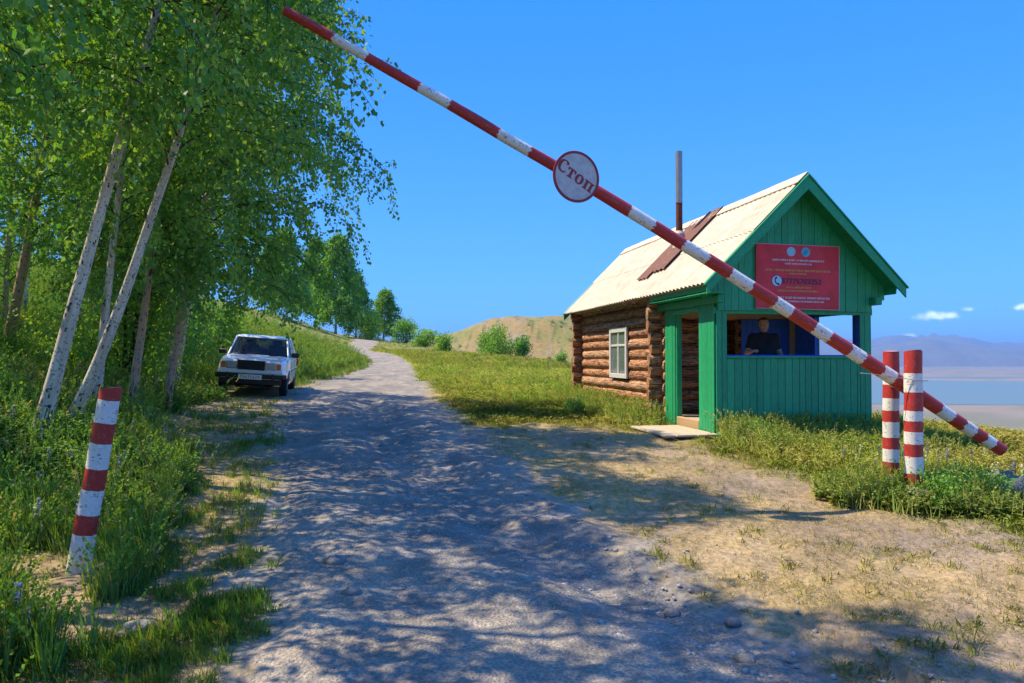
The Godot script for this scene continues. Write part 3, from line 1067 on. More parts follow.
# ------------------------------------------------------------------ red notice on the gable
func gable_sign():
	var b := Basis(Vector3.UP, HUT_TURN)
	var s := thing("notice_board", HUT_AT + b * Vector3(1.425, 2.62, 0.062), HUT_TURN)
	tag(s, "red printed notice with two round emblems and a phone number on the gable", "sign")
	s.rotation.z = -0.012
	var red := mat(lin(0.95, 0.085, 0.10), 0.55, noise_tex(0.008, 0.86, 1.0, 256, FastNoiseLite.TYPE_SIMPLEX_SMOOTH, 81, 3), Vector3.ONE)
	red.metallic_specular = 0.2
	part("panel", box_mesh(Vector3(1.52, 1.07, 0.018), 0.003), red, s, at(0, 0, 0))
	var trim := mat(lin(0.60, 0.45, 0.45), 0.4)
	for k in [[0, 0.53, 1.52, 0.008], [0, -0.53, 1.52, 0.008]]:
		part("edge_strip", box_mesh(Vector3(k[2], k[3], 0.006), 0.0), trim, s, at(k[0], k[1], 0.011))
	part("edge_strip", box_mesh(Vector3(0.012, 1.05, 0.006), 0.0), trim, s, at(0.752, 0, 0.011))
	var wht := mat(lin(0.75, 0.70, 0.72), 0.5)
	var yel := mat(lin(0.72, 0.42, 0.10), 0.5)
	var navy := mat(lin(0.03, 0.02, 0.07), 0.5)
	var sky_b := mat(lin(0.16, 0.50, 0.68), 0.5)
	var teal := mat(lin(0.02, 0.36, 0.42), 0.5)
	# emblems
	for k in 2:
		var e := group_part("emblem", s)
		e.position = Vector3(-0.13 + k * 0.265, 0.415, 0.010)
		var m := MB.new()
		m.lathe(Vector3.ZERO, Vector3(0, 0, 1), [[0, 0.078], [0.003, 0.078], [0.003, 0.0]], 28)
		part("disc", m.mesh(), sky_b, e)
		m = MB.new()
		if k == 0:
			for i in 3:
				m.chamfer(at(0, 0.03 - i * 0.034, 0.0045), Vector3(0.10 - 0.012 * i, 0.013, 0.002), 0.0)
			m.lathe(Vector3(0, 0.0, 0.003), Vector3(0, 0, 1), [[0, 0.070], [0.002, 0.070], [0.002, 0.064]], 28)
		else:
			var o := []
			for i in 14:
				var a := TAU * i / 14
				o.append(Vector3(cos(a) * 0.046 * (1.0 + 0.25 * sin(a * 2.0)), sin(a) * 0.052 * (1.0 + 0.2 * cos(a * 3.0)), 0.0055))
			m.poly(o, Vector3(0, 0, 1))
			m.lathe(Vector3(0, 0.0, 0.003), Vector3(0, 0, 1), [[0, 0.072], [0.002, 0.072], [0.002, 0.067]], 28)
		part("emblem_mark", m.mesh(), wht if k == 0 else teal, e)
	# rows of fine print, too small to read
	rng.seed = 12
	for row in [[0.272, 0.93, 0.030, wht], [0.215, 0.48, 0.026, wht], [0.105, 1.17, 0.032, yel], [0.052, 0.33, 0.026, yel], [-0.175, 0.43, 0.028, yel], [-0.232, 0.74, 0.028, yel], [-0.345, 1.15, 0.032, wht], [-0.405, 0.90, 0.028, wht]]:
		var m := MB.new()
		var x: float = -row[1] / 2
		var left := 6
		while x < row[1] / 2:
			var w: float = row[2] * rng.randf_range(0.45, 0.75)
			var hh: float = row[2]
			m.chamfer(at(x + w * 0.15, row[0], 0.0105), Vector3(w * 0.28, hh, 0.002))
			if rng.randf() < 0.75: m.chamfer(at(x + w * 0.8, row[0], 0.0105), Vector3(w * 0.26, hh, 0.002))
			m.chamfer(at(x + w * 0.47, row[0] + [0.42, 0.0, -0.42][rng.randi() % 3] * hh, 0.0105), Vector3(w * 0.40, hh * 0.2, 0.002))
			x += w * 1.22
			left -= 1
			if left <= 0:
				x += row[2] * 0.45
				left = rng.randi_range(4, 11)
		tag(part("print_line", m.mesh(), row[3], s), "", "", "", "stuff")
	# telephone mark and number
	var ph := group_part("phone_mark", s)
	ph.position = Vector3(-0.385, -0.075, 0.010)
	var pm := MB.new()
	pm.lathe(Vector3.ZERO, Vector3(0, 0, 1), [[0, 0.088], [0.003, 0.088], [0.003, 0.0]], 28)
	part("disc", pm.mesh(), mat(lin(0.55, 0.66, 0.78), 0.5), ph)
	pm = MB.new()
	pm.lathe(Vector3(0, 0, 0.001), Vector3(0, 0, 1), [[0, 0.096], [0.003, 0.096], [0.003, 0.088]], 28)
	var arc := PackedVector3Array()
	var ar := PackedFloat32Array()
	for i in 9:
		var a := deg_to_rad(120 + i * 20.0)
		arc.append(Vector3(0.030 + cos(a) * 0.062, 0.008 + sin(a) * 0.062, 0.006))
		ar.append(0.017 if i < 2 or i > 6 else 0.010)
	pm.tube(arc, ar, 8)
	for i in pm.v.size():
		if pm.v[i].z > 0.0041: pm.v[i].z = 0.0045 + (pm.v[i].z - 0.006) * 0.08
	part("handset", pm.mesh(), navy, ph)
	letters("phone_number", "87775703252", 0.086, navy, s, Vector3(0.06, -0.075, 0.0115), "Droid Sans", 700)


func letters(called: String, text: String, height: float, m: Material, parent: Node, where: Vector3, face := "Droid Serif", weight := 700, width := 0.0) -> MeshInstance3D:
	var f := SystemFont.new()
	f.font_names = PackedStringArray([face])
	f.font_weight = weight
	var t := TextMesh.new()
	t.text = text
	t.font = f
	t.font_size = 64
	t.pixel_size = height / 46.0
	t.depth = 0.004
	t.curve_step = 1.0
	return part(called, t, m, parent, Transform3D(Basis(), where))


# ------------------------------------------------------------------ figures: smooth union of tapered bones, meshed as surface nets
func nets(mb: MB, bones: Array, cell: float, sharp: float):
	var lo := Vector3.ONE * 1e9
	var hi := -lo
	for b in bones:
		for e in 2:
			var r: float = b[2 + e] + cell * 3.0
			lo = lo.min(b[e] - Vector3.ONE * r)
			hi = hi.max(b[e] + Vector3.ONE * r)
	var nx := int((hi.x - lo.x) / cell) + 2
	var ny := int((hi.y - lo.y) / cell) + 2
	var nzz := int((hi.z - lo.z) / cell) + 2
	var acc := PackedFloat32Array()
	acc.resize(nx * ny * nzz)
	for b in bones:
		var a: Vector3 = b[0]
		var ab: Vector3 = b[1] - a
		var l2 := maxf(ab.length_squared(), 1e-9)
		var ra: float = b[2]
		var rb: float = b[3]
		var m := maxf(ra, rb) + cell * 2.0 + 2.5 / sharp
		var l: Vector3 = (a.min(b[1]) - Vector3.ONE * m - lo) / cell
		var u: Vector3 = (a.max(b[1]) + Vector3.ONE * m - lo) / cell
		for k in range(maxi(0, int(l.z)), mini(nzz - 1, int(u.z)) + 1):
			for j in range(maxi(0, int(l.y)), mini(ny - 1, int(u.y)) + 1):
				for i in range(maxi(0, int(l.x)), mini(nx - 1, int(u.x)) + 1):
					var p := lo + Vector3(i, j, k) * cell
					var t := clampf((p - a).dot(ab) / l2, 0, 1)
					var dd := (p - a - ab * t).length() - lerpf(ra, rb, t)
					acc[i + nx * (j + ny * k)] += exp(-sharp * dd)
	# inside where acc > 1
	var ids := {}
	var base := mb.v.size()
	var sx := 1
	var sy := nx
	var sz := nx * ny
	for k in nzz - 1:
		for j in ny - 1:
			var row := nx * (j + ny * k)
			for i in nx - 1:
				var o := row + i
				var c := 0
				if acc[o] > 1.0: c += 1
				if acc[o + 1] > 1.0: c += 1
				if acc[o + sy] > 1.0: c += 1
				if acc[o + sy + 1] > 1.0: c += 1
				if acc[o + sz] > 1.0: c += 1
				if acc[o + sz + 1] > 1.0: c += 1
				if acc[o + sz + sy] > 1.0: c += 1
				if acc[o + sz + sy + 1] > 1.0: c += 1
				if c == 0 or c == 8: continue
				var s := Vector3.ZERO
				var n := 0
				for e in [[0, 1], [0, 2], [0, 4], [1, 3], [1, 5], [2, 3], [2, 6], [4, 5], [4, 6], [3, 7], [5, 7], [6, 7]]:
					var va := acc[o + (e[0] & 1) + sy * ((e[0] >> 1) & 1) + sz * (e[0] >> 2)]
					var vb := acc[o + (e[1] & 1) + sy * ((e[1] >> 1) & 1) + sz * (e[1] >> 2)]
					if (va > 1.0) == (vb > 1.0): continue
					var fa := -log(maxf(va, 1e-12))
					var fb := -log(maxf(vb, 1e-12))
					var t := fa / (fa - fb)
					s += Vector3(e[0] & 1, (e[0] >> 1) & 1, e[0] >> 2).lerp(Vector3(e[1] & 1, (e[1] >> 1) & 1, e[1] >> 2), t)
					n += 1
				ids[o] = mb.vert(lo + (Vector3(i, j, k) + s / n) * cell, Vector3.ZERO)
	for o in ids:
		for ax in 3:
			var st: int = [sx, sy, sz][ax]
			var p: int = [sy, sz, sx][ax]
			var q: int = [sz, sx, sy][ax]
			var ina := acc[o] > 1.0
			if ina == (acc[o + st] > 1.0): continue
			if not (ids.has(o - p) and ids.has(o - q) and ids.has(o - p - q)): continue
			var a: int = ids[o]
			var b: int = ids[o - p]
			var c: int = ids[o - p - q]
			var e: int = ids[o - q]
			var f := [a, b, c, a, c, e] if not ina else [a, c, b, a, e, c]
			for z in f: mb.ix.append(z)
			var nn := (mb.v[f[2]] - mb.v[f[0]]).cross(mb.v[f[1]] - mb.v[f[0]])
			for z in [a, b, c, e]: mb.n[z] += nn
	for i in range(base, mb.v.size()):
		mb.n[i] = mb.n[i].normalized()


func guard():
	var floor_y := 0.205
	var p := thing("person", HUT_AT + Basis(Vector3.UP, HUT_TURN) * Vector3(1.30, floor_y, -0.82), HUT_TURN - 0.22)
	tag(p, "person in a black T-shirt standing at the hut counter", "person")
	var V := func(x, y, z): return Vector3(x, y, z)
	var hip_l := Vector3(0.10, 0.92, 0)
	var hip_r := Vector3(-0.10, 0.92, 0)
	var sh_l := Vector3(0.195, 1.44, 0.0)
	var sh_r := Vector3(-0.195, 1.44, 0.01)
	var el_l := Vector3(0.275, 1.165, -0.015)
	var wr_l := Vector3(0.235, 1.125, 0.235)
	var el_r := Vector3(-0.30, 1.17, 0.06)
	var wr_r := Vector3(-0.27, 1.20, 0.305)
	var legs := [[hip_l, Vector3(0.115, 0.50, 0.02), 0.085, 0.058], [Vector3(0.115, 0.50, 0.02), Vector3(0.12, 0.09, -0.02), 0.056, 0.040], [hip_r, Vector3(-0.115, 0.50, 0.02), 0.085, 0.058], [Vector3(-0.115, 0.50, 0.02), Vector3(-0.12, 0.09, -0.02), 0.056, 0.040]]
	var torso := [[Vector3(0, 0.95, 0), Vector3(0, 1.15, 0.015), 0.135, 0.130], [Vector3(-0.07, 1.12, 0.01), Vector3(-0.09, 1.36, 0.01), 0.105, 0.105], [Vector3(0.07, 1.12, 0.01), Vector3(0.09, 1.36, 0.01), 0.105, 0.105], [Vector3(-0.15, 1.43, 0), Vector3(0.15, 1.43, 0), 0.062, 0.062]]
	var arms := [[sh_l, el_l, 0.060, 0.046], [el_l, wr_l, 0.044, 0.030], [sh_r, el_r, 0.060, 0.046], [el_r, wr_r, 0.044, 0.030]]
	var neck := [[Vector3(0, 1.43, -0.005), Vector3(0, 1.56, 0.012), 0.062, 0.054]]
	var body := MB.new()
	nets(body, legs + torso + arms + neck, 0.016, 55.0)
	# head
	var hc := Vector3(0, 1.665, 0.015)
	var head := [[hc + Vector3(0, 0.03, -0.022), hc + Vector3(0, 0.035, 0.02), 0.083, 0.078], [hc + Vector3(0, -0.03, 0.025), hc + Vector3(0, -0.085, 0.05), 0.062, 0.036], [hc + Vector3(-0.03, -0.05, 0.02), hc + Vector3(0.03, -0.05, 0.02), 0.044, 0.044],
		[hc + Vector3(0, 0.008, 0.094), hc + Vector3(0, -0.030, 0.112), 0.010, 0.015], [hc + Vector3(-0.05, 0.022, 0.072), hc + Vector3(0.05, 0.022, 0.072), 0.018, 0.018], [hc + Vector3(-0.018, -0.066, 0.090), hc + Vector3(0.018, -0.066, 0.090), 0.009, 0.009],
		[hc + Vector3(0.078, 0.012, -0.005), hc + Vector3(0.080, -0.028, 0.0), 0.014, 0.010], [hc + Vector3(-0.078, 0.012, -0.005), hc + Vector3(-0.080, -0.028, 0.0), 0.014, 0.010], [Vector3(0, 1.50, 0.0), Vector3(0, 1.60, 0.018), 0.054, 0.052]]
	nets(body, head, 0.006, 150.0)
	# hands: palm, four fingers and a thumb each, curled on the counter
	for s in [1, -1]:
		var w := wr_l if s == 1 else wr_r
		var el := el_l if s == 1 else el_r
		var f := (w - el).normalized()
		var across: Vector3 = f.cross(Vector3.UP).normalized() * s
		var dn := f.cross(across).normalized()
		if dn.y > 0: dn = -dn
		var hand := [[w - f * 0.01, w + f * 0.03, 0.027, 0.026]]
		for k in 4:
			var off: Vector3 = across * (-0.032 + 0.0205 * k)
			var ln: float = [0.038, 0.044, 0.041, 0.032][k]
			var a: Vector3 = w + f * 0.085 + off
			hand.append([w + f * 0.02 + off * 0.8, a, 0.0155, 0.0125])
			var b: Vector3 = a + (f * 0.9 + dn * 0.25).normalized() * ln
			var c: Vector3 = b + (f * 0.45 + dn * 0.9).normalized() * ln * 0.75
			hand.append([a, b, 0.0100, 0.0090])
			hand.append([b, c, 0.0088, 0.0080])
		var t0: Vector3 = w + f * 0.025 - across * 0.030
		var t1: Vector3 = t0 + (f * 0.7 - across * 0.7 + dn * 0.2).normalized() * 0.042
		hand.append([t0, t1, 0.014, 0.011])
		hand.append([t1, t1 + (f * 0.95 + dn * 0.3).normalized() * 0.032, 0.0105, 0.009])
		nets(body, hand, 0.0042, 260.0)
	part("body", body.mesh(), mat(lin(0.52, 0.29, 0.20), 0.55), p)
	var hair := MB.new()
	nets(hair, [[hc + Vector3(0, 0.052, -0.030), hc + Vector3(0, 0.062, 0.020), 0.080, 0.066], [hc + Vector3(0, 0.0, -0.055), hc + Vector3(0, 0.04, -0.04), 0.058, 0.072]], 0.009, 120.0)
	part("hair", hair.mesh(), mat(lin(0.012, 0.009, 0.008), 0.6), p)
	for s in [-1, 1]:
		var eye := MB.new()
		nets(eye, [[hc + Vector3(0.031 * s, 0.006, 0.080), hc + Vector3(0.033 * s, 0.006, 0.080), 0.010, 0.010]], 0.004, 300.0)
		part("eye", eye.mesh(), mat(lin(0.04, 0.03, 0.025), 0.3), p)
		eye = MB.new()
		nets(eye, [[hc + Vector3(0.016 * s, 0.034, 0.094), hc + Vector3(0.048 * s, 0.036, 0.082), 0.005, 0.004]], 0.003, 300.0)
		part("eyebrow", eye.mesh(), mat(lin(0.015, 0.011, 0.01), 0.7), p)
	var shirt := MB.new()
	var sl_l := sh_l.lerp(el_l, 0.62)
	var sl_r := sh_r.lerp(el_r, 0.62)
	nets(shirt, [[Vector3(0, 0.90, 0), Vector3(0, 1.15, 0.015), 0.160, 0.150], [Vector3(-0.08, 1.10, 0.01), Vector3(-0.095, 1.37, 0.012), 0.118, 0.118], [Vector3(0.08, 1.10, 0.01), Vector3(0.095, 1.37, 0.012), 0.118, 0.118], [Vector3(-0.165, 1.435, 0), Vector3(0.165, 1.435, 0), 0.070, 0.070], [sh_l, sl_l, 0.076, 0.066], [sh_r, sl_r, 0.076, 0.066], [Vector3(0, 1.44, 0), Vector3(0, 1.50, 0.004), 0.076, 0.068]], 0.016, 60.0)
	part("shirt", shirt.mesh(), mat(lin(0.012, 0.012, 0.014), 0.85), p)
	var tr := MB.new()
	nets(tr, [[hip_l, Vector3(0.115, 0.50, 0.02), 0.105, 0.078], [Vector3(0.115, 0.50, 0.02), Vector3(0.12, 0.09, -0.02), 0.076, 0.066], [hip_r, Vector3(-0.115, 0.50, 0.02), 0.105, 0.078], [Vector3(-0.115, 0.50, 0.02), Vector3(-0.12, 0.09, -0.02), 0.076, 0.066], [Vector3(-0.04, 0.95, 0), Vector3(0.04, 0.95, 0), 0.145, 0.145]], 0.018, 60.0)
	part("trousers", tr.mesh(), mat(lin(0.03, 0.035, 0.05), 0.9), p)
	for s in [-1, 1]:
		var so := MB.new()
		nets(so, [[Vector3(0.12 * s, 0.045, -0.06), Vector3(0.13 * s, 0.04, 0.16), 0.045, 0.040]], 0.012, 90.0)
		part("shoe", so.mesh(), M.iron, p)


# ------------------------------------------------------------------ barrier: painted logs
func band_texture(stops: Array, sd: int, first_red: bool, w := 48, h := 1024, chips := 0.36) -> ImageTexture:
	# v = 0 at the first stop; bands of red and white paint with brushed edges, chips down to grey wood
	var im := Image.create(w, h, false, Image.FORMAT_RGB8)
	var f := FastNoiseLite.new()
	f.seed = sd; f.frequency = 1.0; f.fractal_octaves = 4
	var wood := Color(0.20, 0.17, 0.14)
	for y in h:
		for x in w:
			var a := TAU * x / w
			var v := float(y) / h + 0.0035 * f.get_noise_3d(cos(a) * 2.0, sin(a) * 2.0, y * 0.01)
			var k := 0
			while k < stops.size() and v > stops[k]: k += 1
			var red := (k % 2 == 0) == first_red
			var c: Color = M.paint_red if red else M.paint_white
			var n := f.get_noise_3d(cos(a) * 1.6 + 7.0, sin(a) * 1.6, y * 0.02)
			var n2 := f.get_noise_3d(cos(a) * 4.5, sin(a) * 4.5, y * 0.10 + 30.0)
			c = c * (1.0 + 0.26 * n + 0.20 * n2)
			if not red: c = c.lerp(Color(0.42, 0.37, 0.29), clampf(n2 * 1.2 + n * 0.7, 0, 0.55))
			if n + n2 > chips + 0.2: c = c.lerp(wood, 0.75)
			im.set_pixel(x, y, Color(c.r, c.g, c.b).linear_to_srgb())
	return ImageTexture.create_from_image(im)


func painted(tex: Texture2D) -> StandardMaterial3D:
	var m := StandardMaterial3D.new()
	m.albedo_texture = tex
	m.roughness = 0.55
	m.heightmap_enabled = true
	m.heightmap_texture = tex
	m.heightmap_scale = 0.12
	return m


func bollard(called: String, label: String, foot: Vector3, head: Vector3, rad: float, ys: Array, sd: int):
	# ys: heights of the band edges from the top down as shares of the visible length
	var len_ := head.distance_to(foot)
	var p := thing(called, foot)
	tag(p, label, "post")
	var ax := (head - foot)
	var pts := PackedVector3Array()
	var rr := PackedFloat32Array()
	for i in 15:
		var t := float(i) / 14
		pts.append(ax * (1.0 - t) * 1.0 + Vector3(0.006 * nz.get_noise_2d(t * 3.0, sd), 0, 0.006 * nz.get_noise_2d(t * 3.0, sd + 20)))
		rr.append(rad * (1.0 + 0.10 * t + 0.03 * nz.get_noise_2d(t * 5.0, sd + 40)))
	pts.append(-ax * 0.18)
	rr.append(rad * 1.12)
	pts.insert(0, ax * 1.006)
	rr.insert(0, rad * 0.88)
	var mb := MB.new()
	mb.tube(pts, rr, 20, Color.WHITE, len_ * 1.186, true, 0.05)
	var st := []
	for y in ys: st.append(y / 1.186 + 0.005)
	part("painted_log", mb.mesh(), painted(band_texture(st, sd, true)), p)
	return p


func barrier():
	var g := func(x, d): return Vector3(x, H(x, d), -d)
	# left post, leaning to the right
	var f: Vector3 = g.call(-3.2, 5.5)
	bollard("barrier_post", "leaning red and white striped post in the grass left of the road", f, Vector3(f.x + 0.225, 1.365, -5.5), 0.074, [0.06, 0.185, 0.295, 0.435, 0.55, 0.685, 0.79], 1)
	# two posts on the right, between which the arm turns
	f = g.call(4.05, 7.5)
	var near: Node3D = bollard("barrier_post", "nearer thicker striped post of the pair right of the hut, before the arm", f, Vector3(f.x + 0.01, 1.655, -7.5), 0.083, [0.14, 0.265, 0.385, 0.45, 0.52, 0.60, 0.68, 0.79, 0.87], 2)
	var cb := MB.new()
	cb.chamfer(turned(0.0, 0.06, 0.12, Vector3(0.1, 0.4, 0.05)), Vector3(0.24, 0.26, 0.16), 0.03)
	part("concrete_foot", cb.mesh(), M.stone[0], near)
	f = g.call(4.13, 8.12)
	bollard("barrier_post", "farther striped post of the pair right of the hut, behind the arm", f, Vector3(f.x + 0.025, 1.655, -8.12), 0.080, [0.17, 0.23, 0.325, 0.41, 0.49, 0.60, 0.68, 0.77, 0.85], 3)
	# the arm
	var a := thing("boom_barrier", Vector3(4.08, 1.276, -7.8))
	tag(a, "long red and white striped log barrier arm raised over the road", "barrier")
	var tip := Vector3(-6.31, 3.724, 0.60)
	var tail := Vector3(1.136, -0.670, -0.108)
	var st := [0.0613, 0.1047, 0.1725, 0.2122, 0.2765, 0.3182, 0.4537, 0.487, 0.529, 0.5621, 0.5949, 0.6254, 0.6585, 0.6823, 0.7163, 0.7382, 0.7675, 0.7881, 0.8162, 0.834, 0.9028, 0.9217, 0.9391, 0.9558, 0.971, 0.9847]
	var pts := PackedVector3Array()
	var rr := PackedFloat32Array()
	for i in 41:
		var t := i / 40.0
		var sag := Vector3(0, 0.11 * sin(PI * t), 0)
		pts.append(tip.lerp(tail, t) + sag + Vector3(0, 0.008 * nz.get_noise_2d(t * 9.0, 3.0), 0.008 * nz.get_noise_2d(t * 9.0, 30.0)))
		rr.append((lerpf(0.046, 0.074, t / 0.85) if t < 0.85 else lerpf(0.074, 0.066, (t - 0.85) / 0.15)) * (1.0 + 0.03 * nz.get_noise_2d(t * 30.0, 60.0)))
	var mb := MB.new()
	mb.tube(pts, rr, 18, Color.WHITE, 1.0, true, 0.04)
	var run := 0.0
	for i in 40: run += pts[i].distance_to(pts[i + 1])
	for i in mb.uv.size(): mb.uv[i].y /= run
	part("painted_log", mb.mesh(), painted(band_texture(st, 7, true, 40, 2048)), a)
	var bolt := MB.new()
	bolt.tube(PackedVector3Array([Vector3(0.05, 0, -0.38), Vector3(-0.03, 0, 0.37)]), PackedFloat32Array([0.012, 0.012]), 8)
	part("pivot_bolt", bolt.mesh(), M.iron, a)
	var wire := MB.new()
	wire.tube(PackedVector3Array([Vector3(0.13, 0.09, 0.29), Vector3(0.06, 0.085, 0.40), Vector3(-0.02, 0.09, 0.385), Vector3(-0.42, 0.15, 0.25), Vector3(-0.5, 0.16, 0.15)]), PackedFloat32Array([0.004, 0.004, 0.004, 0.004, 0.004]), 5)
	part("wire_tie", wire.mesh(), M.zinc, a)
	# round STOP plate
	var sg := group_part("stop_plate", a)
	var c := tip * 0.544
	sg.position = c + Vector3(-0.01, 0.085, 0.165)
	sg.scale = Vector3.ONE * 1.12
	sg.rotation = Vector3(0.0, 0.40, 0.0)
	var d := MB.new()
	d.lathe(Vector3.ZERO, Vector3(0, 0, 1), [[-0.004, 0.0], [-0.004, 0.212], [0.002, 0.212], [0.002, 0.0]], 48)
	part("disc", d.mesh(), mat(lin(0.62, 0.62, 0.60), 0.45, noise_tex(0.02, 0.82, 1.0, 256, FastNoiseLite.TYPE_SIMPLEX_SMOOTH, 91, 5), Vector3.ONE * 2.0), sg)
	d = MB.new()
	d.lathe(Vector3.ZERO, Vector3(0, 0, 1), [[-0.006, 0.206], [-0.006, 0.230], [0.004, 0.230], [0.006, 0.226], [0.006, 0.208], [0.003, 0.206]], 48)
	var sr := mat(lin(0.30, 0.02, 0.02), 0.5)
	part("rim", d.mesh(), sr, sg)
	d = MB.new()
	d.box(Vector3(0.03, -0.01, -0.05), Vector3(0.05, 0.10, 0.09), Color.WHITE, 0.005)
	part("bracket", d.mesh(), M.iron, sg)
	var tx := letters("lettering", "Стоп", 0.116, sr, sg, Vector3(-0.005, 0.012, 0.0045), "Droid Serif", 700)
	tx.rotation.z = -0.53


# ------------------------------------------------------------------ parked car
func car():
	var x0 := -6.56
	var d0 := 19.25
	var yaw := 0.215
	var fw := Vector3(sin(yaw), 0, cos(yaw))
	var rt := Vector3(cos(yaw), 0, -sin(yaw))
	var y := []
	for q in [[-0.68, 1.21], [0.68, 1.21], [-0.68, -1.21], [0.68, -1.21]]:
		var p: Vector3 = Vector3(x0, 0, -d0) + rt * q[0] + fw * q[1]
		y.append(maxf(H(p.x, -p.z), H(p.x, -p.z)))
	var fx: Vector3 = (rt * 1.36 + Vector3.UP * ((y[1] + y[3]) / 2 - (y[0] + y[2]) / 2)).normalized()
	var fz: Vector3 = (fw * 2.42 + Vector3.UP * ((y[0] + y[1]) / 2 - (y[2] + y[3]) / 2)).normalized()
	var fy := fz.cross(fx).normalized()
	fx = fy.cross(fz)
	var t := thing("parked_car", Vector3(x0, (y[0] + y[1] + y[2] + y[3]) / 4 - 0.005, -d0))
	t.basis = Basis(fx, fy, fz)
	tag(t, "boxy old white saloon car parked on the left verge under the birches", "car")
	var paint := mat(lin(0.80, 0.84, 0.87), 0.35)
	paint.clearcoat_enabled = true
	paint.clearcoat = 0.8
	paint.clearcoat_roughness = 0.06
	var black := mat(lin(0.012, 0.012, 0.013), 0.5)
	var rubber := mat(lin(0.018, 0.018, 0.018), 0.85)
	var chrome := mat(lin(0.6, 0.6, 0.6), 0.18)
	chrome.metallic = 1.0
	var tint := StandardMaterial3D.new()
	tint.transparency = BaseMaterial3D.TRANSPARENCY_ALPHA
	tint.albedo_color = Color(0.06, 0.08, 0.09, 0.6)
	tint.roughness = 0.02
	tint.metallic_specular = 0.35
	# body shell as cross-sections along its length
	var zs := PackedFloat32Array([2.03, 2.00, 1.95, 1.85, 1.75, 1.65])
	var z := 1.56
	while z > -1.58:
		zs.append(z)
		z -= 0.05
	for q in [-1.65, -1.8, -1.92, -2.0, -2.03]: zs.append(q)
	var b := MB.new()
	var rows := []
	for k in zs.size():
		z = zs[k]
		var top := 0.93
		if z > 0.74: top = lerpf(0.915, 0.845, (z - 0.74) / 1.29)
		elif z < -1.24: top = lerpf(0.945, 0.90, (-1.24 - z) / 0.79)
		var hw := 0.81 - 0.10 * pow(absf(z) / 2.05, 5.0)
		if absf(z) > 1.99: hw -= 0.015; 
		if absf(z) > 2.02: top -= 0.03
		var yb := 0.25 if absf(z) < 1.55 else 0.43
		for wz in [1.21, -1.21]:
			if absf(z - wz) < 0.335: yb = maxf(yb, 0.285 + sqrt(0.335 * 0.335 - (z - wz) * (z - wz)))
		var tub := z < 0.70 and z > -1.20
		var half := [Vector2(0.0, yb), Vector2(hw - 0.05, yb), Vector2(hw - 0.005, maxf(0.42, yb + 0.02)), Vector2(hw, maxf(0.60, yb + 0.03)), Vector2(hw - 0.012, 0.665), Vector2(hw - 0.03, top - 0.05), Vector2(hw - 0.065, top), Vector2(hw - 0.12, top + (0.005 if not tub else -0.01)), Vector2(hw - 0.14, top + 0.008 if not tub else 0.5), Vector2(0.0, top + 0.016 if not tub else 0.5)]
		var ring := []
		for p in half: ring.append(Vector3(p.x, p.y, z))
		for i in range(half.size() - 1, -1, -1): ring.append(Vector3(-half[i].x, half[i].y, z))
		rows.append(ring)
	for k in zs.size() - 1:
		var ra: Array = rows[k]
		var rb: Array = rows[k + 1]
		for i in ra.size() - 1:
			if ra[i].distance_to(ra[i + 1]) < 1e-4: continue
			var mid: Vector3 = (ra[i] + ra[i + 1] + rb[i] + rb[i + 1]) / 4
			var out := Vector3(mid.x, (mid.y - 0.58) * 1.4, 0)
			if absf(mid.y - 0.5) < 0.001: out = Vector3.UP
			b.poly([ra[i], ra[i + 1], rb[i + 1], rb[i]], out)
	b.poly(rows[0], Vector3(0, 0, 1))
	b.poly(rows[rows.size() - 1], Vector3(0, 0, -1))
	part("body", b.mesh(), paint, t)
	# hood panel, cowl
	b = MB.new()
	b.loft([Vector3(-0.66, 0.925, 0.78), Vector3(0.66, 0.925, 0.78), Vector3(0.62, 0.862, 1.96), Vector3(-0.62, 0.862, 1.96)], [Vector3(-0.65, 0.945, 0.79), Vector3(0.65, 0.945, 0.79), Vector3(0.61, 0.878, 1.95), Vector3(-0.61, 0.878, 1.95)])
	b.loft([Vector3(-0.30, 0.93, 0.79), Vector3(0.30, 0.93, 0.79), Vector3(0.24, 0.87, 1.94), Vector3(-0.24, 0.87, 1.94)], [Vector3(-0.26, 0.957, 0.81), Vector3(0.26, 0.957, 0.81), Vector3(0.20, 0.888, 1.93), Vector3(-0.20, 0.888, 1.93)])
	part("hood", b.mesh(), paint, t)
	b = MB.new()
	b.box(Vector3(0, 0.935, 0.755), Vector3(1.3, 0.02, 0.06), Color.WHITE, 0.005)
	part("cowl", b.mesh(), black, t)
	# roof and pillars
	b = MB.new()
	b.loft([Vector3(-0.635, 1.375, 0.20), Vector3(0.635, 1.375, 0.20), Vector3(0.625, 1.375, -0.86), Vector3(-0.625, 1.375, -0.86)], [Vector3(-0.60, 1.415, 0.15), Vector3(0.60, 1.415, 0.15), Vector3(0.59, 1.415, -0.80), Vector3(-0.59, 1.415, -0.80)])
	b.loft([Vector3(-0.60, 1.414, 0.15), Vector3(0.60, 1.414, 0.15), Vector3(0.59, 1.414, -0.80), Vector3(-0.59, 1.414, -0.80)], [Vector3(-0.50, 1.437, 0.02), Vector3(0.50, 1.437, 0.02), Vector3(0.50, 1.437, -0.68), Vector3(-0.50, 1.437, -0.68)])
	part("roof", b.mesh(), paint, t)
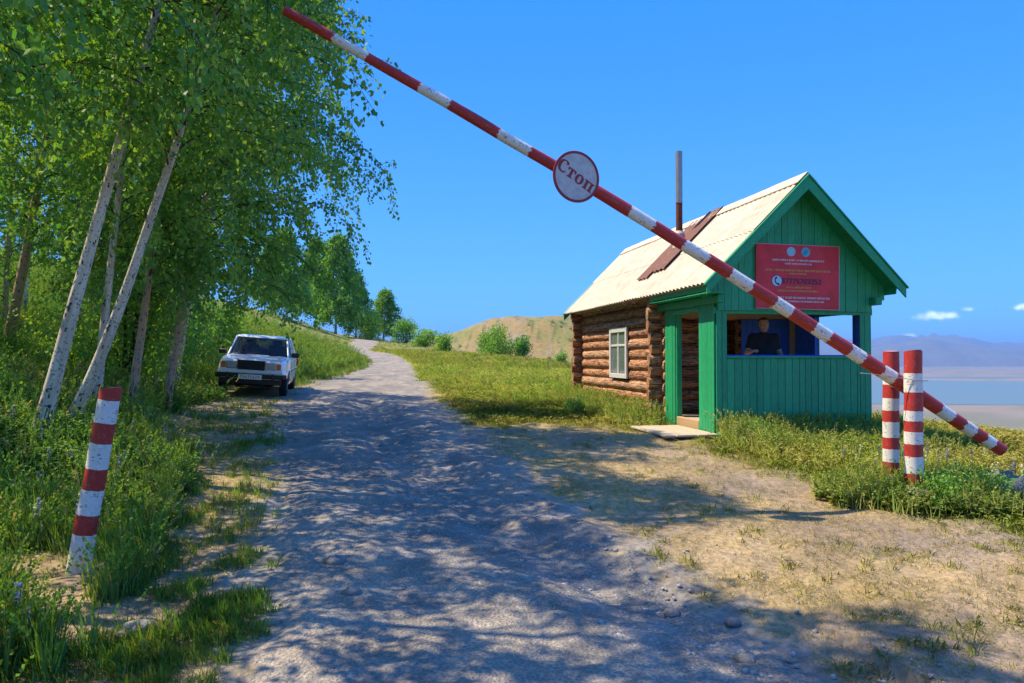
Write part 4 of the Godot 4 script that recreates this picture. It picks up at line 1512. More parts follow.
	for s in [-1, 1]:
		for q in [[Vector3(0.715, 0.92, 0.75), Vector3(0.615, 1.385, 0.17), 0.026], [Vector3(0.735, 0.92, -0.27), Vector3(0.618, 1.385, -0.30), 0.030], [Vector3(0.715, 0.93, -1.22), Vector3(0.60, 1.385, -0.83), 0.050]]:
			b = MB.new()
			var m := Vector3(s, 1, 1)
			b.tube(PackedVector3Array([q[0] * m, q[1] * m]), PackedFloat32Array([q[2], q[2] * 0.9]), 8)
			part("pillar", b.mesh(), paint, t)
		b = MB.new()
		b.poly([Vector3(0.722 * s, 0.945, 0.70), Vector3(0.735 * s, 0.945, -0.25), Vector3(0.625 * s, 1.37, -0.28), Vector3(0.622 * s, 1.37, 0.17)], Vector3(s, 0, 0))
		part("door_glass", b.mesh(), tint, t)
		b = MB.new()
		b.poly([Vector3(0.735 * s, 0.945, -0.29), Vector3(0.722 * s, 0.945, -1.17), Vector3(0.612 * s, 1.37, -0.82), Vector3(0.622 * s, 1.37, -0.32)], Vector3(s, 0, 0))
		part("door_glass", b.mesh(), tint, t)
	b = MB.new()
	b.poly([Vector3(-0.69, 0.945, 0.745), Vector3(0.69, 0.945, 0.745), Vector3(0.60, 1.375, 0.185), Vector3(-0.60, 1.375, 0.185)], Vector3(0, 0.6, 1))
	part("windscreen", b.mesh(), tint, t)
	b = MB.new()
	b.poly([Vector3(-0.68, 0.945, -1.22), Vector3(0.68, 0.945, -1.22), Vector3(0.58, 1.375, -0.84), Vector3(-0.58, 1.375, -0.84)], Vector3(0, 0.5, -1))
	part("rear_window", b.mesh(), tint, t)
	# cabin
	b = MB.new()
	b.box(Vector3(0, 0.70, 0.56), Vector3(1.34, 0.42, 0.26), Color.WHITE, 0.05)
	part("dashboard", b.mesh(), black, t)
	for s in [-1, 1]:
		b = MB.new()
		b.chamfer(turned(0.33 * s, 0.86, -0.32, Vector3(-0.2, 0, 0)), Vector3(0.46, 0.66, 0.14), 0.05)
		b.chamfer(turned(0.33 * s, 1.25, -0.38, Vector3(-0.2, 0, 0)), Vector3(0.24, 0.16, 0.09), 0.03)
		b.box(Vector3(0.33 * s, 0.58, -0.05), Vector3(0.46, 0.16, 0.48), Color.WHITE, 0.05)
		part("seat", b.mesh(), mat(lin(0.05, 0.04, 0.035), 0.9), t)
	b = MB.new()
	b.chamfer(turned(0, 0.84, -1.0, Vector3(-0.25, 0, 0)), Vector3(1.2, 0.55, 0.14), 0.05)
	part("rear_seat", b.mesh(), mat(lin(0.05, 0.04, 0.035), 0.9), t)
	b = MB.new()
	var pts := PackedVector3Array()
	var rr := PackedFloat32Array()
	for i in 19:
		var a := TAU * i / 18
		pts.append(Vector3(0.33 + cos(a) * 0.18, 0.95 + sin(a) * 0.165, 0.34 + sin(a) * 0.07 * -1.0))
		rr.append(0.013)
	b.tube(pts, rr, 6)
	part("steering_wheel", b.mesh(), black, t)
	b = MB.new()
	b.chamfer(turned(0.02, 1.33, 0.20, Vector3(0.3, 0, 0)), Vector3(0.20, 0.05, 0.02), 0.008)
	part("rear_view_mirror", b.mesh(), black, t)
	# front: grille, lamps, bumper, plate
	b = MB.new()
	b.box(Vector3(0, 0.735, 2.035), Vector3(0.60, 0.20, 0.03), Color.WHITE, 0.006)
	for i in 21:
		b.box(Vector3(-0.28 + i * 0.028, 0.735, 2.053), Vector3(0.009, 0.175, 0.012))
	part("grille", b.mesh(), black, t)
	b = MB.new()
	b.box(Vector3(0, 0.845, 2.040), Vector3(0.64, 0.025, 0.035), Color.WHITE, 0.006)
	part("grille_trim", b.mesh(), black, t)
	for s in [-1, 1]:
		var hl := group_part("headlight", t)
		b = MB.new()
		b.box(Vector3(0.43 * s, 0.735, 2.034), Vector3(0.25, 0.165, 0.03), Color.WHITE, 0.008)
		part("reflector", b.mesh(), chrome, hl)
		b = MB.new()
		b.box(Vector3(0.43 * s, 0.735, 2.053), Vector3(0.225, 0.14, 0.006), Color.WHITE, 0.002)
		var lens := mat(lin(0.55, 0.58, 0.6), 0.12)
		lens.transparency = BaseMaterial3D.TRANSPARENCY_ALPHA
		lens.albedo_color.a = 0.45
		part("lens", b.mesh(), lens, hl)
		b = MB.new()
		b.box(Vector3(0.615 * s, 0.735, 2.020), Vector3(0.105, 0.15, 0.045), Color.WHITE, 0.012)
		part("turn_indicator", b.mesh(), mat(lin(0.60, 0.17, 0.03), 0.25), t)
	b = MB.new()
	b.box(Vector3(0, 0.50, 2.075), Vector3(1.50, 0.115, 0.07), Color.WHITE, 0.02)
	for s in [-1, 1]: b.chamfer(turned(0.755 * s, 0.50, 2.01, Vector3(0, s * 0.9, 0)), Vector3(0.13, 0.115, 0.06), 0.02)
	part("bumper", b.mesh(), black, t)
	b = MB.new()
	b.box(Vector3(0, 0.555, 2.092), Vector3(1.5, 0.022, 0.05), Color.WHITE, 0.006)
	part("bumper_trim", b.mesh(), chrome, t)
	for s in [-1, 1]:
		b = MB.new()
		b.box(Vector3(0.5 * s, 0.50, 2.125), Vector3(0.05, 0.14, 0.05), Color.WHITE, 0.012)
		part("overrider", b.mesh(), black, t)
	var pl := group_part("number_plate", t)
	b = MB.new()
	b.box(Vector3(0.0, 0.475, 2.122), Vector3(0.52, 0.112, 0.008), Color.WHITE, 0.003)
	part("plate", b.mesh(), mat(lin(0.70, 0.70, 0.68), 0.4), pl)
	b = MB.new()
	rng.seed = 3
	for i in 8:
		b.box(Vector3(-0.20 + i * 0.056, 0.475, 2.1275), Vector3(0.010, 0.066, 0.002))
		b.box(Vector3(-0.175 + i * 0.056, 0.475 + [0.028, 0.0, -0.028][i % 3], 2.1275), Vector3(0.026, 0.011, 0.002))
	part("plate_characters", b.mesh(), black, pl)
	b = MB.new()
	b.box(Vector3(0, 0.37, 1.93), Vector3(1.36, 0.16, 0.10), Color.WHITE, 0.02)
	part("front_valance", b.mesh(), black, t)
	for s in [-1, 1]:
		var mi := group_part("side_mirror", t)
		b = MB.new()
		b.chamfer(turned(0.87 * s, 0.99, 0.60, Vector3(0, 0.12 * s, 0)), Vector3(0.19, 0.12, 0.06), 0.02)
		part("housing", b.mesh(), black, mi)
		b = MB.new()
		b.tube(PackedVector3Array([Vector3(0.72 * s, 0.945, 0.60), Vector3(0.85 * s, 0.965, 0.60)]), PackedFloat32Array([0.014, 0.012]), 6)
		part("arm", b.mesh(), black, mi)
		b = MB.new()
		b.tube(PackedVector3Array([Vector3(0.25 * s - 0.1, 0.95, 0.78), Vector3(0.25 * s + 0.22, 1.02, 0.69)]), PackedFloat32Array([0.008, 0.006]), 5)
		part("wiper", b.mesh(), black, t)
		# side trim and handles
		b = MB.new()
		b.box(Vector3(0.812 * s, 0.60, 0.0), Vector3(0.014, 0.03, 1.65), Color.WHITE, 0.004)
		part("side_moulding", b.mesh(), black, t)
		for q in [-0.16, -1.02]:
			b = MB.new()
			b.box(Vector3(0.808 * s, 0.80, q), Vector3(0.02, 0.025, 0.13), Color.WHITE, 0.006)
			part("door_handle", b.mesh(), chrome, t)
		for q in [0.72, -0.28, -1.12]:
			b = MB.new()
			b.box(Vector3(0.803 * s, 0.62, q), Vector3(0.006, 0.58, 0.007))
			part("door_gap", b.mesh(), black, t)
		b = MB.new()
		b.box(Vector3(0.66 * s, 0.72, -2.03), Vector3(0.26, 0.20, 0.03), Color.WHITE, 0.008)
		part("tail_light", b.mesh(), mat(lin(0.35, 0.02, 0.02), 0.25), t)
		for wz in [1.21, -1.21]:
			var wh := group_part("wheel", t)
			wh.position = Vector3(0.70 * s, 0.285, wz)
			b = MB.new()
			b.lathe(Vector3.ZERO, Vector3(s, 0, 0), [[-0.085, 0.17], [-0.085, 0.26], [-0.065, 0.283], [0.055, 0.283], [0.083, 0.262], [0.088, 0.18], [0.07, 0.17]], 28)
			part("tyre", b.mesh(), rubber, wh)
			b = MB.new()
			b.lathe(Vector3.ZERO, Vector3(s, 0, 0), [[-0.07, 0.172], [0.075, 0.172], [0.07, 0.155], [0.03, 0.14], [0.05, 0.07], [0.055, 0.0]], 24)
			part("rim", b.mesh(), mat(lin(0.35, 0.35, 0.35), 0.4), wh)
	b = MB.new()
	b.box(Vector3(0, 0.50, -2.075), Vector3(1.50, 0.115, 0.07), Color.WHITE, 0.02)
	part("rear_bumper", b.mesh(), black, t)
	b = MB.new()
	b.box(Vector3(0, 0.30, 0.0), Vector3(1.0, 0.12, 3.6), Color.WHITE, 0.03)
	part("underbody", b.mesh(), rubber, t)


# ------------------------------------------------------------------ trees
func leaf(mb: MB, p: Vector3, along: Vector3, face: Vector3, size: float, col: Color):
	var side := along.cross(face).normalized() * size * 0.40
	var nn := side.cross(along).normalized()
	var i := mb.v.size()
	var mid := p + along * size * 0.42
	mb.v.append(p); mb.v.append(mid + side + nn * size * 0.07); mb.v.append(p + along * size); mb.v.append(mid - side + nn * size * 0.07)
	var a := (mb.v[i + 2] - mb.v[i]).cross(mb.v[i + 1] - mb.v[i]).normalized()
	for k in 4:
		mb.n.append(a); mb.c.append(col); mb.uv.append(Vector2.ZERO)
	mb.ix.append(i); mb.ix.append(i + 1); mb.ix.append(i + 2)
	mb.ix.append(i); mb.ix.append(i + 2); mb.ix.append(i + 3)


func rand_dir() -> Vector3:
	var z := rng.randf_range(-1, 1)
	var a := rng.randf() * TAU
	var r := sqrt(1.0 - z * z)
	return Vector3(r * cos(a), z, r * sin(a))


func leaf_tone(k: float) -> Color:
	# k: 0 deep green .. 1 yellow green
	return Color(0.125, 0.33, 0.085).lerp(Color(0.41, 0.58, 0.09), clampf(k, 0, 1))


# pts: trunk from the foot up, relative to the foot
func birch_parts(t: Node3D, pts: Array, r0: float, o: Dictionary):
	rng.seed = o.seed
	# smooth the trunk line
	var cv := Curve3D.new()
	for i in pts.size():
		var a: Vector3 = pts[maxi(i - 1, 0)]
		var b: Vector3 = pts[mini(i + 1, pts.size() - 1)]
		var tn := (b - a) / 6.0
		cv.add_point(pts[i], -tn, tn)
	var len_ := cv.get_baked_length()
	var tp := PackedVector3Array([pts[0] - (pts[1] - pts[0]).normalized() * 0.35])
	var tr := PackedFloat32Array([r0 * 1.5])
	var n := 22
	for i in n + 1:
		var f := float(i) / n
		tp.append(cv.sample_baked(f * len_))
		tr.append(maxf(0.008, r0 * (1.0 - 0.92 * pow(f, 0.9)) * (1.0 + 0.35 * exp(-f * 30.0))))
	var tm := MB.new()
	tm.tube(tp, tr, 12, Color.WHITE, len_ + 0.35, false, 0.05)
	part("trunk", tm.mesh(), M.bark if o.get("bark", 0) == 0 else M.bark_brown, t)
	var br := MB.new()
	var lf := MB.new()
	lf.colored = true
	var limbs: int = o.limbs
	var size: float = o.leaf
	var spread: float = o.spread
	var az := rng.randf() * TAU
	var tone: float = o.get("tone", 0.35)
	var to_road: Vector3 = o.get("lean", Vector3.ZERO)
	for i in limbs:
		var u := (i + rng.randf()) / limbs
		var f: float = o.start + (1.0 - o.start) * u
		var p := cv.sample_baked(f * len_)
		az += 2.4 + rng.randf_range(-0.5, 0.5)
		var out := Vector3(cos(az), 0, sin(az))
		var rl: float = spread * (0.70 + 0.45 * sin(PI * minf(1.0, u * 1.25 + 0.1))) * (1.0 - 0.62 * pow(u, 2.2)) * rng.randf_range(0.65, 1.12)
		rl *= 1.0 + 0.5 * maxf(-0.6, out.dot(to_road))
		if u > 0.94: rl *= 0.6
		var d := (out + Vector3.UP * rng.randf_range(0.35, 0.95) + to_road * 0.3).normalized()
		var lp := PackedVector3Array([p])
		var lr := PackedFloat32Array([maxf(0.008, r0 * 0.24 * (1.0 - f * 0.7))])
		var q := p
		var seg := 6
		for k in seg:
			q += d * rl / seg
			d = (d + Vector3(rng.randf_range(-0.16, 0.16), -0.20 - 0.05 * k, rng.randf_range(-0.16, 0.16))).normalized()
			lp.append(q)
			lr.append(lr[0] * (1.0 - 0.85 * (k + 1) / seg))
		br.tube(lp, lr, 5, Color.WHITE, 1.0, false)
		# hanging twigs
		var tw := int(o.twigs * (0.6 + rl / spread * 0.5))
		for k in tw:
			var s := 0.18 + 0.82 * (k + rng.randf()) / tw
			var ff := s * seg
			var e := mini(int(ff), seg - 1)
			var tq := lp[e].lerp(lp[e + 1], ff - e)
			var td := (rand_dir() + (lp[e + 1] - lp[e]).normalized() * 0.7 + Vector3.UP * 0.1).normalized()
			var tl: float = o.twig * rng.randf_range(0.5, 1.25)
			var st: float = o.step
			var cnt := int(tl / st)
			var tpts := PackedVector3Array([tq])
			var trad := PackedFloat32Array([0.004])
			var blob := rng.randf_range(-0.25, 0.25)
			for c in cnt:
				tq += td * st
				td = (td + Vector3(rng.randf_range(-0.09, 0.09), -1.15 * st / maxf(0.4, o.twig) * 1.6, rng.randf_range(-0.09, 0.09))).normalized()
				if c % 4 == 3 or c == cnt - 1:
					tpts.append(tq)
					trad.append(0.0035 * (1.0 - float(c) / cnt) + 0.001)
				var along := (rand_dir() * 0.8 + Vector3(0, -0.75, 0) + td * 0.25).normalized()
				leaf(lf, tq + rand_dir() * size * 0.9, along, rand_dir(), size * rng.randf_range(0.7, 1.2), leaf_tone(tone + blob + rng.randf_range(-0.25, 0.25)))
			if tpts.size() > 1 and o.get("fine", true): br.tube(tpts, trad, 3, Color.WHITE, 1.0, false)
	part("branches", br.mesh(), M.twig, t)
	var cr := part("crown", lf.mesh(), M.leaf, t)
	return cr


func birch(label: String, path: Array, r0: float, o: Dictionary, group := "birches on the left bank") -> Node3D:
	# path: [x, y above the ground at the foot, depth]
	var g := H(path[0][0], path[0][2])
	var foot := Vector3(path[0][0], g, -path[0][2])
	var pts := []
	for q in path: pts.append(Vector3(q[0], g + q[1], -q[2]) - foot)
	var t := thing("birch_tree", foot)
	tag(t, label, "tree", group)
	birch_parts(t, pts, r0, o)
	return t


func woods():
	var std := {"seed": 1, "limbs": 44, "start": 0.36, "spread": 1.9, "leaf": 0.075, "twigs": 14, "twig": 0.62, "step": 0.027, "tone": 0.35}
	var mk := func(over: Dictionary): return std.merged(over, true)
	# the white trunks by the left post
	birch("white birch trunk leaning right, nearest and leftmost of the clump behind the left post", [[-5.1, 0, 8.0], [-4.72, 1.5, 8.0], [-4.29, 3.1, 8.0], [-3.85, 4.75, 8.0], [-3.5, 6.4, 8.1], [-3.35, 8.2, 8.2]], 0.084, mk.call({"seed": 11, "start": 0.46, "spread": 1.75}))
	birch("curved white birch trunk bending right, just behind the left post", [[-5.25, 0, 8.75], [-4.98, 0.5, 8.7], [-4.55, 1.45, 8.6], [-4.18, 2.4, 8.5], [-3.75, 3.7, 8.5], [-3.35, 5.4, 8.6], [-3.1, 7.4, 8.7]], 0.074, mk.call({"seed": 12, "start": 0.42, "spread": 1.8}))
	birch("slim straight cream birch trunk between the two leaning white ones", [[-5.62, 0, 10.0], [-5.5, 1.3, 10.0], [-5.36, 2.7, 10.0], [-5.1, 5.4, 10.0], [-4.9, 8.6, 10.1]], 0.062, mk.call({"seed": 13, "start": 0.26, "spread": 1.9}))
	birch("short stout reddish-brown birch trunk at the right of the clump", [[-5.62, 0, 10.9], [-5.48, 1.0, 10.9], [-5.2, 3.0, 10.9], [-4.7, 6.0, 11.0], [-4.4, 9.0, 11.1]], 0.066, mk.call({"seed": 14, "bark": 1, "start": 0.18, "spread": 2.2, "limbs": 60, "lean": Vector3(0.5, 0, 0)}))
	birch("pale brown birch trunk leaning in from the left edge up the bank", [[-8.9, 0, 13.0], [-8.45, 2.5, 13.0], [-8.0, 5.5, 13.0], [-7.6, 9.0, 13.0]], 0.095, mk.call({"seed": 15, "bark": 1, "start": 0.25, "spread": 2.4}))
	birch("thin birch leaning strongly right beside the one at the left edge", [[-8.7, 0, 14.0], [-8.0, 1.6, 14.0], [-7.2, 4.6, 14.0], [-6.8, 8.4, 14.0]], 0.07, mk.call({"seed": 16, "bark": 1, "start": 0.3, "spread": 2.0}))
	# crowns over the car and the road
	birch("leafy birch whose crown hangs highest over the road beside the arm tip", [[-5.9, 0, 12.6], [-5.5, 2.4, 12.6], [-4.9, 5.0, 12.5], [-4.4, 7.4, 12.4], [-4.1, 9.6, 12.4]], 0.075, mk.call({"seed": 17, "bark": 1, "start": 0.17, "spread": 2.7, "limbs": 80, "twigs": 24, "twig": 0.78, "lean": Vector3(0.30, 0, 0)}))
	birch("leafy birch with low branches hanging left of the parked car", [[-7.0, 0, 15.2], [-6.6, 2.5, 15.3], [-6.0, 6.0, 15.8], [-5.6, 11.2, 16.2]], 0.095, mk.call({"seed": 18, "start": 0.21, "spread": 2.5, "limbs": 76, "twigs": 20, "twig": 0.75, "lean": Vector3(0.35, 0, 0)}))
	birch("leafy birch rising on the bank behind the parked car", [[-10.2, 0, 19.6], [-9.9, 2.5, 19.6], [-9.6, 5.5, 19.6], [-9.4, 10.2, 19.6]], 0.10, mk.call({"seed": 19, "start": 0.14, "spread": 2.7, "limbs": 60, "twigs": 13, "step": 0.026, "leaf": 0.075, "twig": 0.75}))
	birch("dense birch farther up the bank beyond the parked car", [[-13.6, 0, 27.0], [-13.4, 2.5, 27.0], [-13.2, 5.5, 27.0], [-13.0, 10.4, 27.0]], 0.10, mk.call({"seed": 20, "start": 0.12, "spread": 2.8, "limbs": 60, "twigs": 12, "step": 0.032, "leaf": 0.09, "twig": 0.8}))
	birch("tall birch standing between the bank and the parked car", [[-8.5, 0, 18.0], [-8.1, 3.0, 18.0], [-7.5, 7.0, 18.0], [-7.0, 12.6, 18.2]], 0.10, mk.call({"seed": 24, "start": 0.30, "spread": 2.6, "limbs": 56, "twigs": 13, "leaf": 0.08, "twig": 0.75}))
	# trees beside and behind the camera, whose branches reach into the upper left and whose crowns shade the road
	birch("dark overhanging birch branches filling the top left corner", [[-5.0, 0, 4.9], [-4.7, 2.5, 4.9], [-4.2, 5.0, 4.9], [-3.6, 9.4, 4.9]], 0.09, mk.call({"seed": 21, "start": 0.34, "spread": 2.3, "limbs": 56, "tone": 0.2, "lean": Vector3(0.2, 0, 0)}))
	birch("birch just outside the left edge, its leaves entering at the side", [[-5.7, 0, 6.7], [-5.4, 2.5, 6.7], [-5.0, 5.0, 6.7], [-4.8, 8.4, 6.7]], 0.08, mk.call({"seed": 22, "start": 0.34, "spread": 2.0, "tone": 0.25}))
	var side := birch("birch outside the frame that shades the foreground road", [[-4.9, 0, 2.6], [-4.6, 2.5, 2.6], [-4.2, 5.0, 2.7], [-3.6, 9.8, 3.0]], 0.10, mk.call({"seed": 23, "start": 0.36, "spread": 2.5, "limbs": 58, "lean": Vector3(0.3, 0, 0)}))
	for q in [[-5.2, 0.2, 1.0, 1.0, "birch outside the frame left of the viewpoint"], [-5.0, -2.4, 2.4, 1.05, "birch outside the frame behind the viewpoint"]]:
		var c: Node3D = side.duplicate()
		c.name = numbered("birch_tree")
		add_child(c)
		c.position = Vector3(q[0], H(q[0], q[1]), -q[1])
		c.rotation.y = q[2] * 0.4
		c.scale = Vector3.ONE * q[3]
		c.set_meta("label", q[4])
	# wood farther up the bank: two models repeated
	var ma := birch("slender birch in the wood high on the bank, far left", [[-11.5, 0, 12.0], [-11.3, 3, 12.0], [-11.0, 6, 12.0], [-10.9, 10.0, 12.0]], 0.09, mk.call({"seed": 31, "start": 0.14, "spread": 2.3, "limbs": 50, "twigs": 12, "leaf": 0.085, "step": 0.032, "twig": 0.75, "tone": 0.5}), "birches in the wood up the bank")
	var mb := birch("bushy birch in the wood above the clump of white trunks", [[-9.2, 0, 10.4], [-9.1, 3, 10.4], [-8.9, 6, 10.4], [-8.9, 9.0, 10.4]], 0.08, mk.call({"seed": 32, "start": 0.10, "spread": 2.5, "limbs": 50, "twigs": 12, "leaf": 0.085, "step": 0.032, "twig": 0.75, "tone": 0.5, "bark": 1}), "birches in the wood up the bank")
	var k := 0
	for q in [[-12.0, 17.5], [-14.2, 21.5], [-14.6, 14.2], [-15.5, 27.5], [-16.0, 18.0], [-12.4, 8.2], [-15.0, 33.0], [-18.5, 34.0]]:
		var c: Node3D = (ma if k % 2 else mb).duplicate()
		c.name = numbered("birch_tree")
		add_child(c)
		c.position = Vector3(q[0], H(q[0], q[1]), -q[1])
		c.rotation.y = k * 1.3
		c.scale = Vector3.ONE * (0.9 + 0.06 * (k % 5))
		c.set_meta("label", "birch half hidden in the wood up the bank")
		k += 1
	# far trees along the road
	var far := birch("tall full birch standing at the far bend of the road", [[-31.0, 0, 130.0], [-30.8, 5, 130.0], [-30.5, 11, 130.0], [-30.5, 17.5, 130.0]], 0.22, {"seed": 41, "limbs": 70, "start": 0.13, "spread": 5.4, "leaf": 0.42, "twigs": 15, "twig": 1.7, "step": 0.11, "tone": 0.3, "fine": false}, "trees along the far road")
	for q in [[-27.0, 155.0, 0.62, 0.4, "rounder tree right of the far road bend"], [-36.5, 138.0, 0.95, 2.0, "tree just left of the tall far birch"], [-34.0, 112.0, 0.80, 4.0, "nearer tree at the far bend, partly behind hanging leaves"], [-29.5, 140.0, 0.7, 5.0, "smaller tree right beside the tall far birch"], [-48.0, 150.0, 0.9, 3.0, "tree behind the others at the far bend"]]:
		var c: Node3D = far.duplicate()
		c.name = numbered("birch_tree")
		add_child(c)
		c.position = Vector3(q[0], H(q[0], q[1]), -q[1])
		c.rotation.y = q[3]
		c.scale = Vector3(1.35, 1.0, 1.35) * q[2] if q[2] < 0.65 else Vector3.ONE * q[2]
		c.set_meta("label", q[4])


# ------------------------------------------------------------------ bushes
func bush(label: String, x: float, d: float, w: float, h: float, size: float, count: int, tone: float, sd: int, group := "bushes on the meadow"):
	rng.seed = sd
	var t := thing("bush", Vector3(x, H(x, d), -d))
	tag(t, label, "bush", group)
	var st := MB.new()
	var lf := MB.new()
	lf.colored = true
	var lobes := []
	for i in 7:
		lobes.append([Vector3(rng.randf_range(-0.5, 0.5) * w * 0.62, h * rng.randf_range(0.22, 0.70), rng.randf_range(-0.5, 0.5) * w * 0.62), rng.randf_range(0.22, 0.36)])
	for l in lobes:
		var c: Vector3 = l[0]
		st.tube(PackedVector3Array([Vector3(c.x * 0.1, -0.1, c.z * 0.1), c * Vector3(0.6, 0.6, 0.6), c + Vector3(0, h * 0.12, 0)]), PackedFloat32Array([0.018 * h, 0.011 * h, 0.003 * h]), 5, Color.WHITE, 1.0, false)
		for i in count / 7:
			c = l[0] * (Vector3(1.1, 0.45, 1.1) if i % 3 == 0 else Vector3.ONE)
			var r := pow(rng.randf(), 0.42)
			var dir := rand_dir()
			var p: Vector3 = c + dir * Vector3(w, h, w) * l[1] * r * (0.85 + 0.35 * nz.get_noise_3d(dir.x * 2.0 + sd, dir.y * 2.0, dir.z * 2.0))
			if p.y < 0.02: p.y = 0.02 + rng.randf() * 0.2 * h
			leaf(lf, p, (rand_dir() + Vector3(0, -0.25, 0)).normalized(), rand_dir(), size * rng.randf_range(0.7, 1.25), leaf_tone(tone + rng.randf_range(-0.25, 0.25)))
	part("stems", st.mesh(), M.twig, t)
	part("foliage", lf.mesh(), M.leaf, t)


func bushes():
	bush("large two-humped green bush at the meadow edge left of the hut", -1.6, 72.0, 3.9, 3.9, 0.16, 5200, 0.42, 51)
	bush("small bush right behind the large two-humped one", 0.6, 70.0, 2.6, 2.6, 0.16, 2600, 0.25, 52)
	bush("small bush left of the large bush on the meadow edge", -7.5, 84.0, 2.6, 2.6, 0.2, 1800, 0.5, 53)
	bush("low bush between the meadow bushes and the far trees", -11.5, 98.0, 4.0, 2.8, 0.24, 1800, 0.5, 54)
	bush("rounded dark bush at the right end of the far trees", -19.5, 135.0, 5.5, 5.6, 0.30, 2600, 0.3, 55)
	bush("pale round bush beside the far road", -24.6, 128.0, 5.0, 6.2, 0.30, 2600, 0.75, 56)
	bush("small shrub on the meadow edge near the cabin corner", 4.1, 62.0, 1.3, 1.3, 0.12, 900, 0.35, 57)
	bush("smaller of two shrubs beside the cabin corner", 5.1, 58.0, 1.0, 1.2, 0.12, 700, 0.3, 58)
	bush("leafy weed clump growing in grass by the cabin's far corner", 1.35, 15.4, 0.55, 0.5, 0.05, 700, 0.45, 59)
	# undergrowth of the wood
	var g := "undergrowth bushes under the birches"
	bush("dark leafy undergrowth bush left of the parked car", -8.6, 18.2, 2.2, 2.4, 0.075, 4600, 0.2, 61, g)
	bush("undergrowth bush on the bank between white trunks and car", -8.1, 15.6, 2.0, 1.8, 0.07, 4200, 0.3, 62, g)
	bush("sunlit undergrowth bush behind the clump of white trunks", -7.4, 12.6, 1.9, 1.5, 0.065, 4200, 0.6, 63, g)
	bush("undergrowth bush at the left edge up the bank", -9.4, 11.6, 2.2, 1.5, 0.07, 4200, 0.55, 64, g)
	bush("tall shady undergrowth bush behind the parked car", -10.2, 22.8, 2.8, 3.2, 0.09, 4600, 0.25, 65, g)
	bush("yellow green bush on the slope above the car roof", -11.0, 27.5, 2.4, 2.2, 0.09, 3200, 0.8, 66, g)
	bush("young birch thicket behind the clump of white trunks", -7.0, 13.4, 2.2, 3.4, 0.075, 5200, 0.5, 72, g)
	bush("low leafy bush at the foot of the leftmost white birch", -6.3, 8.8, 1.0, 0.7, 0.05, 1800, 0.5, 67, g)
	bush("leafy weeds round the foot of the nearer striped post", 4.25, 7.35, 0.75, 0.45, 0.030, 1500, 0.35, 68, "weeds about the right posts")
	bush("dark leafy weeds right of the striped posts", 4.9, 7.8, 0.8, 0.42, 0.032, 1300, 0.2, 69, "weeds about the right posts")
	bush("leafy weeds against the porch front, left half", 3.95, 11.75, 0.75, 0.42, 0.045, 900, 0.4, 70, "weeds about the right posts")
	bush("leafy weeds against the porch front, right half", 5.2, 11.95, 0.6, 0.4, 0.045, 700, 0.5, 71, "weeds about the right posts")


# ------------------------------------------------------------------ grass and weeds
func tuft(blades: int, h: float, w: float, bend: float, sd: int, heads := 0) -> ArrayMesh:
	rng.seed = sd
	var mb := MB.new()
	mb.colored = true
	for i in blades:
		var a := rng.randf() * TAU
		var r := rng.randf() * 0.07
		var p := Vector3(cos(a) * r, -0.015, sin(a) * r)
		var a2 := a + rng.randf_range(-0.9, 0.9)
		var out := Vector3(cos(a2), 0, sin(a2))
		var hh := h * rng.randf_range(0.5, 1.1)
		var side := Vector3(-out.z, 0, out.x) * w * rng.randf_range(0.7, 1.2)
		var b := bend * rng.randf_range(0.3, 1.3)
		var m := p + Vector3.UP * hh * 0.55 + out * hh * b * 0.35
		var e := p + Vector3.UP * hh * (1.0 - b * 0.3) + out * hh * b
		var nn := (out + Vector3.UP * 0.4).normalized()
		var k := rng.randf_range(0.8, 1.15)
		var col := Color(k, k * rng.randf_range(0.95, 1.05), k)
		var i0 := mb.vert(p - side, nn, Vector2.ZERO, col)
		mb.vert(p + side, nn, Vector2.ZERO, col)
		mb.vert(m - side * 0.8, nn, Vector2.ZERO, col)
		mb.vert(m + side * 0.8, nn, Vector2.ZERO, col)
		mb.vert(e, nn, Vector2.ZERO, col)
		mb.tri_i(i0, i0 + 1, i0 + 3)
		mb.tri_i(i0, i0 + 3, i0 + 2)
		mb.tri_i(i0 + 2, i0 + 3, i0 + 4)
		if i < heads:
			for q in 7:
				var s := q / 7.0
				var c := e + (Vector3.UP * 0.9 + out * 0.5) * h * 0.03 * (q - 1)
				leaf(mb, c, (Vector3.UP + rand_dir() * 0.7).normalized(), rand_dir(), h * 0.06, Color(2.4, 1.7, 1.6))
	return mb.mesh()


func weed(h: float, leaves: int, size: float, sd: int) -> ArrayMesh:
	rng.seed = sd
	var mb := MB.new()
	mb.colored = true
	for s in 4:
		var a := rng.randf() * TAU
		var top := Vector3(cos(a) * h * 0.28, h * rng.randf_range(0.6, 1.05), sin(a) * h * 0.28)
		mb.tube(PackedVector3Array([Vector3(0, -0.02, 0), top * Vector3(0.45, 0.6, 0.45), top]), PackedFloat32Array([0.004, 0.003, 0.0015]), 3, Color(0.9, 0.9, 0.9), 1.0, false)
		for i in leaves / 4:
			var t := 0.12 + 0.88 * float(i) / (leaves / 4)
			var p := (top * Vector3(0.45, 0.6, 0.45)).lerp(top, t * 2 - 1) if t > 0.5 else Vector3.ZERO.lerp(top * Vector3(0.45, 0.6, 0.45), t * 2)
			var b := rng.randf() * TAU
			var k := rng.randf_range(0.75, 1.2)
			leaf(mb, p, (Vector3(cos(b), rng.randf_range(-0.15, 0.55), sin(b))).normalized(), (Vector3.UP + rand_dir() * 0.4).normalized(), size * rng.randf_range(0.7, 1.25) * (1.15 - t * 0.5), Color(k, k, k))
	return mb.mesh()


